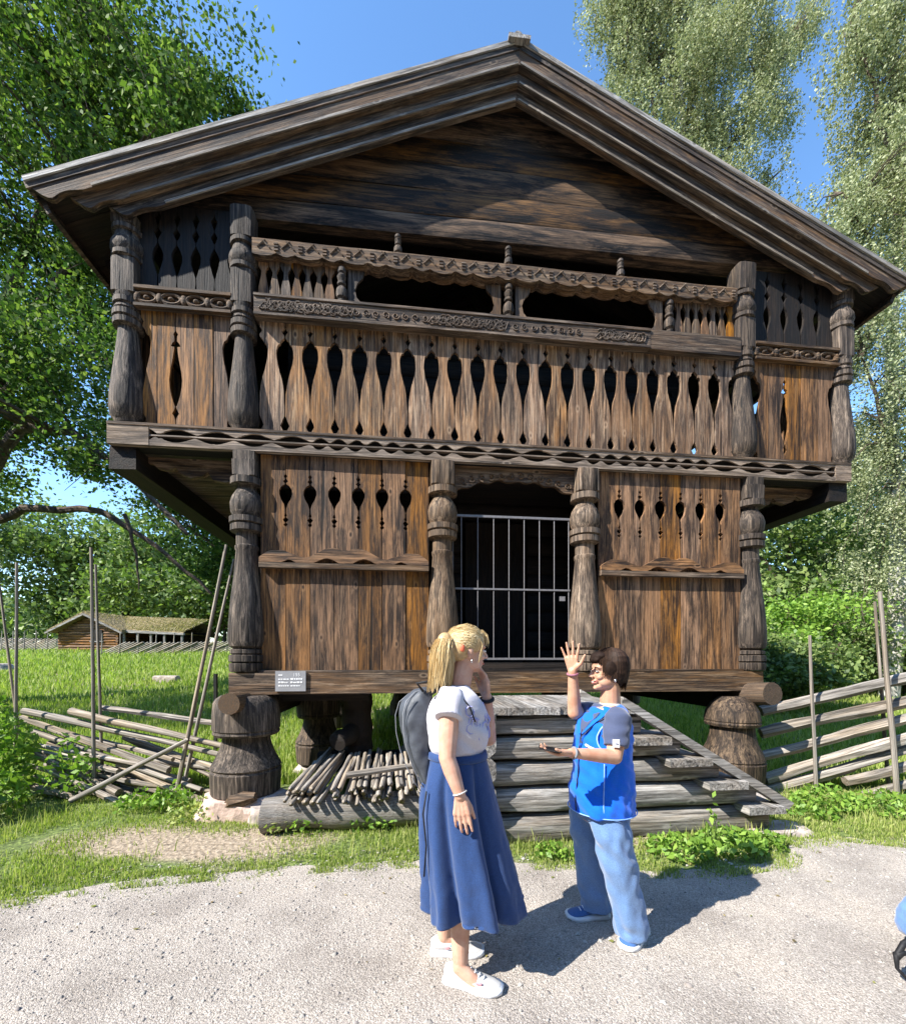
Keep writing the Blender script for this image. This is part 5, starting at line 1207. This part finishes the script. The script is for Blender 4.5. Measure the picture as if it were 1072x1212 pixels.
    for k in range(420):    # ponytail strands
        o = Vector((rng.gauss(0, 1), rng.gauss(0, 1), 0)); o = o/max(1, o.length)*1; L_ = rng.uniform(.85, 1.08); pts = []
        for j in range(9):
            f = j/8*L_; i = min(3, int(f*4)); c = pt[i].lerp(pt[i+1], min(1.3, f*4-i)); r = (.022+.034*math.sin(min(1, f*1.3)*math.pi*.62))
            pts.append(c+Vector((o.x*r*1.02+.003*math.sin(f*9+k), o.y*r*1.02, (-o.y*.004)+(.01*o.x if j < 2 else 0)))-base)
        m.tube([p+Vector((rng.gauss(0, .0010), rng.gauss(0, .0010), 0))*(1 if q_ > 1 else 0) for q_, p in enumerate(pts)], [.0012]+[.002]*7+[.0008], 3, False)
    for k in range(26):     # loose wisps at the fringe and nape
        y0 = rng.uniform(-.075, .07); pts = [Ph(.055, y0*.7, .112), Ph(.082, y0*.9, .088), Ph(.090, y0*1.0, .05+rng.uniform(-.02, .01)), Ph(.086+rng.uniform(-.006, .006), y0*1.05, .025+rng.uniform(-.02, .02))]
        if k % 3 == 0: pts = [Ph(.03, -.07, .07), Ph(.045, -.084, .03), Ph(.04+rng.uniform(-.01, .01), -.08, -.02), Ph(.035, -.077, -.06)]
        m.tube([p-base for p in pts], [.001, .0016, .0014, .0006], 3, False)
    tag(m.build('strands', M_blond, ho), kind='stuff')
    MB().ell(Ph(-.058, -.078, .004)-base, (.012, .009, .018), None, 10, 8).build('hair_clip', M_red, ho, True)
    m = MB(); ax = (pt[1]-pt[0]).normalized(); u_ = ax.orthogonal().normalized(); v_ = ax.cross(u_)
    for k in range(3): m.tube([tie+ax*(.004+k*.007)+(u_*math.cos(a)+v_*math.sin(a))*(.027+.003*math.sin(a*5+k))-base for a in np.linspace(0, 2*math.pi, 21)], .005, 6)
    tag(m.build('hair_tie', M_red, ho, True), kind='stuff')
    m = MB(); m.tube([Vector(p)-base for p in ((.0, 1.935, 1.368), (.035, 1.884, 1.335), (.075, 1.876, 1.285), (.098, 1.880, 1.22))], .0035, 6).build('cord', M_strap, T, True)
woman_left()
def backpack():
    c = at(489, 858, 2.02); base = Vector((c.x, c.y, 1.0)); T = empty('backpack', base, 0, 'slim dark grey nylon backpack with pale piping on the back of the blonde woman', 'backpack')
    secs = []
    # side outline in (X, z): back face against the shirt, outer face bulging
    Z = [1.355, 1.34, 1.30, 1.24, 1.16, 1.08, 1.0, .93, .885, .86]; xo = [-.145, -.20, -.245, -.262, -.258, -.24, -.21, -.175, -.145, -.125]; xi = [-.115, -.10, -.105, -.108, -.11, -.11, -.108, -.105, -.10, -.105]
    wy = [.04, .075, .098, .108, .112, .112, .108, .10, .085, .05]
    m = MB(); loft(m, interp([((a+b_)/2, 2.085, z, abs(b_-a)/2, w2, .22) for z, a, b_, w2 in zip(Z, xo, xi, wy)], 24)[::-1], 36, lambda a, f: ((abs(math.cos(a))+1e-6)**-.25*1, (abs(math.sin(a))+1e-6)**-.25, 0))
    bo = remesh(m, .006, 'pack_body', M_pack, T, tuple(base), 4, lambda c_: .006*noise.noise(Vector((c_.x*14, c_.y*10, c_.z*9)))+.009*noise.noise(Vector((c_.x*22, c_.y*14, c_.z*16))))
    pv = [Vector(((a*.82+b_*.18), 2.085-w2*.93, z))-base for z, a, b_, w2 in zip(Z, xo, xi, wy)]
    m = MB(); m.tube(pv, .0028, 6).build('piping', M_pipe, T, True)
    m = MB(); m.tube([Vector((a-.004, 2.0-w2*.45, z))-base for z, a, w2 in zip(Z[1:-1], xo[1:-1], wy[1:-1])], .002, 6).build('zip', M_pipe, T, True)
    m = MB(); m.tube([Vector((-.14, 2.0, 1.345))-base, Vector((-.17, 1.99, 1.385))-base, Vector((-.11, 1.99, 1.395))-base, Vector((-.085, 2.0, 1.35))-base], .007, 7).build('handle', M_strap, T, True)
    for y_ in (1.97, 2.19):
        m = MB(); P_ = [(-.11, 1.335), (-.06, 1.368), (.0, 1.36)]
        m.tube([Vector((x, y_, z))-base for x, z in P_], [.012, .014, .012], 6).build('shoulder_strap', M_strap, T, True)
    m = MB(); m.tube([Vector((-.12, 1.91, .90))-base, Vector((-.135, 1.905, .8))-base, Vector((-.12, 1.90, .66))-base, Vector((-.13, 1.9, .52))-base], .004, 5).build('loose_strap', M_strap, T, True)
backpack()

# --- guide in blue vest
def woman_right():
    base = Vector((.86, 2.33, 0)); b3 = tuple(base); A = at
    T = empty('person', base, 0, 'dark short-haired woman in bright blue vest and jeans, raising one open hand', 'person')
    F = Vector((-.97, -.22, 0)).normalized(); yw = math.atan2(F.y, F.x)
    m = MB(); hc = A(718.5, 795, 2.31); Ph, M3 = head(m, hc, Vector((-.99, -.12, -.02)), (0, 0, 1), .92)
    nk = A(722, 828, 2.33); cap(m, hc+Vector((.018, .005, -.05)), nk+Vector((0, 0, -.04)), .048, .056)
    sh = A(731, 852, 2.16); el_ = A(727, 896, 2.10); wr = A(676, 891.5, 2.03)
    chain(m, [sh, sh.lerp(el_, .5), el_, el_.lerp(wr, .35), wr], [.050, .047, .038, .036, .024])
    hand(m, wr, (-.97, -.05, .06), (.0, -.15, .97), 1, .92, (.28, .25, .3, .35), .05, .5, .3)
    sh2 = A(700, 842, 2.47); el2 = A(680, 836, 2.36)+Vector((0, 0, -.035)); wr2 = A(677.5, 795, 2.30)
    chain(m, [sh2, el2, el2.lerp(wr2, .4), wr2], [.048, .040, .035, .024])
    hand(m, wr2, (-.10, -.02, .99), (-.45, -.85, .05), -1, .93, (.06, .03, .04, .08), .20, 1.0, .12)
    cx, cy = .82, 2.33
    loft(m, interp([(cx, cy, .62, .11, .14, yw), (cx, cy, .85, .12, .15, yw), (cx, cy, 1.05, .11, .14, yw), (cx, cy, 1.18, .09, .14, yw), (cx+.02, cy, 1.25, .05, .07, yw)], 12), 24)
    for pts in (((.83, 2.24, .7), (.87, 2.235, .4), (.975, 2.26, .07)), ((.76, 2.42, .7), (.78, 2.44, .4), (.83, 2.46, .07))): chain(m, [Vector(p) for p in pts], [.075, .052, .036])
    remesh(m, .004, 'body', M_skin2, T, b3, 5)
    eye_parts(T, base, Ph, M3, .90)
    MB().ell(Ph(.0905, -.004, -.0585)-base, (.004, .014, .0045), M3).build('teeth', M_teeth, T, True)
    for z, r_ in ((-.0525, .0022), (-.0645, .0026)): MB().tube([Ph(.078, .030, z*.55-.02)-base, Ph(.089, .018, z)-base, Ph(.0965, 0, z-.001)-base, Ph(.089, -.018, z)-base, Ph(.078, -.030, z*.55-.02)-base], r_, 6).build('lip', M_lip, T, True)
    # navy T-shirt with sleeves
    m = MB()
    loft(m, interp([(cx, cy, .70, .125, .15, yw), (cx, cy, .9, .135, .155, yw), (cx-.005, cy, 1.05, .135, .155, yw), (cx+.01, cy, 1.16, .115, .16, yw), (cx+.02, cy, 1.21, .08, .13, yw), (cx+.025, cy, 1.25, .056, .07, yw)], 18), 36)
    m.tube([sh+Vector((.01, .05, .03)), sh, sh.lerp(el_, .45), sh.lerp(el_, .74)], [.045, .068, .064, .062], 20)
    m.tube([sh2, sh2.lerp(el2, .5), sh2.lerp(el2, .8)], [.06, .058, .056], 20)
    remesh(m, .0055, 'shirt', M_navy, T, b3, 5, lambda c: .009*noise.noise(Vector((c.x*14, c.y*10, c.z*26))))
    # vest
    vs_ = interp([(cx+.0, cy, .675, .172, .186, yw), (cx-.004, cy, .76, .171, .184, yw), (cx+.0, cy, .88, .160, .172, yw), (cx+.002, cy, 1.0, .155, .166, yw), (cx+.006, cy, 1.09, .148, .160, yw), (cx+.014, cy, 1.16, .130, .150, yw), (cx+.024, cy, 1.215, .095, .125, yw), (cx+.03, cy, 1.245, .066, .085, yw)], 34)
    m = MB(); loft(m, vs_, 60)
    vest = remesh(m, .006, 'vest', M_vest, T, b3, 3, lambda c: .012*noise.noise(Vector((c.x*7+c.z*5, c.y*7, c.z*9)))+.010*noise.noise(Vector((c.x*5, c.y*5, c.z*24+c.x*18)))+.006*noise.noise(Vector((c.x*30, c.y*10, c.z*12))))
    def onv(a, z, off=.004):
        i = min(range(len(vs_)), key=lambda k: abs(vs_[k][2]-z)); X, Y, _, rx, ry, w2 = vs_[i]; x, y = (rx+off)*math.cos(a), (ry+off)*math.sin(a)
        return Vector((X+x*math.cos(w2)-y*math.sin(w2), Y+x*math.sin(w2)+y*math.cos(w2), z))-base
    M_pp = plain('pale blue piping', (.25, .45, .85), .6, 0, 40, .1)
    # armhole piping, hem, neck opening, zip, lettering strip
    mm = MB(); mm.tube([onv(1.30+.50*math.sin(t)*1.0, 1.095+.085*math.cos(t), .007) for t in np.linspace(0, 2*math.pi, 30)], .0045, 6).build('armhole_trim', M_pp, vest, True)
    mm = MB(); mm.tube([onv(a, .682, .004) for a in np.linspace(0, 2*math.pi, 60)], .003, 5).build('hem', M_pp, vest, True)
    mm = MB(); mm.tube([onv(.18, z, .004) for z in np.linspace(.69, 1.12, 30)], .0035, 5).build('zip', M_strap, vest, True)
    mm = MB(); mm.tube([onv(1.05, z, .004) for z in np.linspace(.70, .96, 20)], .0028, 5).build('side_seam', M_pp, vest, True)
    for s0 in (-1, 1):
        V = []; zz = np.linspace(1.10, 1.215, 9)
        for k, z in enumerate(zz): V += [onv(.18+s0*(.02+.45*k/8), z, .003), onv(.18+s0*(.10+.62*k/8), z, .011)]
        q = MB(); q.add(V, [(2*k, 2*k+1, 2*k+3, 2*k+2) for k in range(8)]); q.build('collar', M_vest, vest, True)
    q = MB(); V = []
    for k, z in enumerate(np.linspace(1.10, 1.215, 9)): V += [onv(.18-(.02+.40*k/8), z, .0035), onv(.18+(.02+.40*k/8), z, .0035)]
    q.add(V, [(2*k, 2*k+1, 2*k+3, 2*k+2) for k in range(8)]); q.build('open_neck', M_navy, vest, True)
    q = MB()
    for k in range(9):
        a = .42+k*.036; q.tube([onv(a, 1.045-k*.0018, .006), onv(a+.018, 1.052-k*.0018, .006), onv(a+.025, 1.040-k*.0018, .006)], .0032, 4)
    tag(q.build('lettering', M_white, vest), kind='stuff')
    q = MB(); q.box(-.016, .016, -.002, .002, -.019, .019); c_ = sh.lerp(el_, .58)+Vector((-.022, -.060, 0)); q.build('sleeve_badge', M_white, T, M=Matrix.Translation(c_-base) @ Matrix.Rotation(-.25, 4, 'Z'))
    q = MB(); q.tube([onv(.95, 1.20, .006), onv(.55, 1.15, .008), onv(.25, 1.08, .009), onv(.16, 1.0, .010)], .0028, 5).build('lanyard', M_navy, T, True)
    q = MB(); loft(q, [(nk.x-base.x, nk.y-base.y, nk.z-.045, .062, .066, 0), (nk.x-base.x-.002, nk.y-base.y, nk.z-.02, .056, .060, 0), (nk.x-base.x-.002, nk.y-base.y, nk.z-.018, .052, .056, 0)], 24); q.build('neckline', M_shoew, T, True)
    # jeans
    m = MB()
    loft(m, interp([(cx, cy, .62, .130, .150, yw), (cx, cy, .8, .13, .145, yw), (cx, cy, .9, .12, .14, yw)], 6), 30)
    tubeloft(m, [(.80, 2.275, .74), (.828, 2.24, .60), (.862, 2.225, .45), (.905, 2.232, .27), (.942, 2.245, .10), (.952, 2.25, .055)], [.092, .099, .092, .088, .090, .092], 28, 24)
    tubeloft(m, [(.785, 2.385, .74), (.768, 2.415, .60), (.775, 2.435, .45), (.80, 2.445, .27), (.825, 2.455, .10), (.828, 2.455, .055)], [.092, .097, .088, .084, .084, .086], 28, 24)
    def jf(c):
        k = .013*noise.noise(Vector((c.x*5, c.y*5, c.z*12+c.x*11)))
        k += .013*math.sin((c.z*46+c.x*30+4*noise.noise(c*6)))*(math.exp(-((c.z-.52)/.12)**2)+1.1*math.exp(-((c.z-.12)/.07)**2))*noise.noise(Vector((c.x*9, c.y*9, 4)))*1.6
        return k+.009*noise.noise(Vector((c.x*22, c.y*22, c.z*12)))
    remesh(m, .006, 'jeans', M_jean, T, b3, 4, jf)
    shoe(T, base, (1.05, 2.325, 0), (.872, 2.16, 0), M_shoeb, M_sole); shoe(T, base, (.90, 2.462, 0), (.655, 2.44, 0), M_shoeb, M_sole)
    # accessories
    def ring(name, c, ax, r, rr, mat):
        ax = Vector(ax).normalized(); u_ = ax.orthogonal().normalized(); v_ = ax.cross(u_)
        q = MB(); q.tube([c+(u_*math.cos(a)+v_*math.sin(a))*r-base for a in np.linspace(0, 2*math.pi, 25)], rr, 7); return q.build(name, mat, T, True)
    ring('bracelet', wr2+Vector((0, 0, -.012)), wr2-el2, .027, .006, plain('mauve band', (.30, .12, .16), .6)); ring('bracelet', wr+Vector((.012, 0, 0)), wr-el_, .026, .006, M_pipe)
    MB().ell(Ph(-.006, .082, -.05)-base, (.007, .007, .009)).build('earring', M_silver, T, True)
    # spectacles
    g = MB()
    for k in (-1, 1): g.tube([Ph(.096-.012*abs(math.cos(a))*0, k*.033+.020*math.cos(a), .004+.015*math.sin(a))-base for a in np.linspace(0, 2*math.pi, 19)], .0007, 5); g.tube([Ph(.094, k*.053, .01)-base, Ph(.04, k*.072, .012)-base, Ph(-.01, k*.076, .01)-base], .0008, 5)
    g.tube([Ph(.098, -.013, .008)-base, Ph(.1, 0, .011)-base, Ph(.098, .013, .008)-base], .0014, 5); g.build('spectacles', M_strap, T, True)
    # hair
    s = .90; hv = MB(); E_ = lambda p, r: hv.ell(Ph(*p), tuple(x*s for x in r), M3, 20, 14)
    E_((-.022, 0, .05), (.104, .088, .092)); E_((-.055, 0, .0), (.060, .078, .080)); E_((-.058, 0, -.055), (.038, .052, .045)); E_((.048, 0, .092), (.05, .064, .03)); E_((.078, 0, .072), (.024, .052, .020))
    for k in (-1, 1): E_((-.0, k*.072, .025), (.05, .022, .055)); E_((-.038, k*.064, -.03), (.030, .020, .042))
    ho = remesh(hv, .005, 'hair', plain('dark brown hair mass', (.018, .010, .007), .75, .7, 50, .4, .15, dist=.005), T, b3, 4)
    q = MB(); rng = random.Random(5); cr = Vector((-.05, .0, .145))
    for k in range(620):
        a = rng.uniform(0, 2*math.pi); ca, sa = math.cos(a), math.sin(a); front = max(0, ca); low = (.052 if front > .75 else (-.01 if front > .35 else -.085-.02*rng.random())); low = low if abs(sa) < .6 or ca > .35 else low*.45-.01; low += rng.uniform(-.016, .012)
        pts = []
        for j in range(8):
            f = j/7; th = f*1.0; z = .145-(.145-low)*f**1.5; zz = (z-.05)/.094
            rad_ = math.sqrt(max(.0, 1-min(1, max(0, zz))**2)) if zz > 0 else 1
            x = -.022+ca*.106*rad_*1.01; y = sa*.090*rad_*1.01
            if z < 0: x = x*(1+z*1.6) if ca < 0 else x; y *= 1+z*2.8
            pts.append(Ph(x+rng.uniform(-.0015, .0015), y, z)-base)
        q.tube(pts, [.0012]+[.0024]*6+[.001], 3, False)
    tag(q.build('strands', M_dark, ho), kind='stuff')
    ph = empty('mobile_phone', A(652.5, 889, 2.01), 0, 'dark mobile phone held flat in the lowered hand of the woman in the blue vest', 'phone')
    m4 = Matrix.Rotation(-.2, 4, 'Z') @ Matrix.Rotation(.12, 4, 'Y')
    MB().box(-.06, .045, -.034, .034, .004, .012, .0005).build('case', M_phone, ph, M=m4); MB().box(-.056, .041, -.031, .031, .0122, .0128).build('screen', M_phone, ph, M=m4)
woman_right()
# --- bag at the right edge
def bag():
    base = Vector((2.345, 2.10, 0)); T = empty('blue_bag', base, 0, 'blue bag with a black looped strap on the gravel at the right edge', 'bag')
    m = MB(); sq = lambda a, f: ((abs(math.cos(a))+1e-6)**-.4, (abs(math.sin(a))+1e-6)**-.4, 0)
    loft(m, interp([(2.385, 2.1, .09, .10, .08, 0), (2.375, 2.1, .12, .12, .10, 0), (2.385, 2.1, .20, .13, .10, 0), (2.425, 2.1, .30, .11, .08, 0), (2.455, 2.1, .34, .07, .05, 0)], 16), 40, sq)
    remesh(m, .007, 'bag_body', cloth('light blue bag cloth', (.10, .19, .42)), T, tuple(base), 3, lambda c: .014*noise.noise(Vector((c.x*9, c.y*9, c.z*14)))+.006*noise.noise(c*28))
    m = MB(); m.tube([Vector(p)-base for p in ((2.175, 1.98, .21), (2.100, 1.97, .17), (2.055, 1.96, .12), (2.050, 1.95, .07), (2.080, 1.93, .03), (2.155, 1.90, .014), (2.265, 1.9, .014))], [.007, .013, .012, .008, .008, .009, .009], 7).build('strap', M_strap, T, True)
    m = MB(); m.tube([Vector(p)-base for p in ((2.055, 1.96, .12), (2.085, 1.96, .135), (2.135, 1.97, .125))], [.018, .013, .006], 6).build('buckle', M_strap, T, True)
bag()
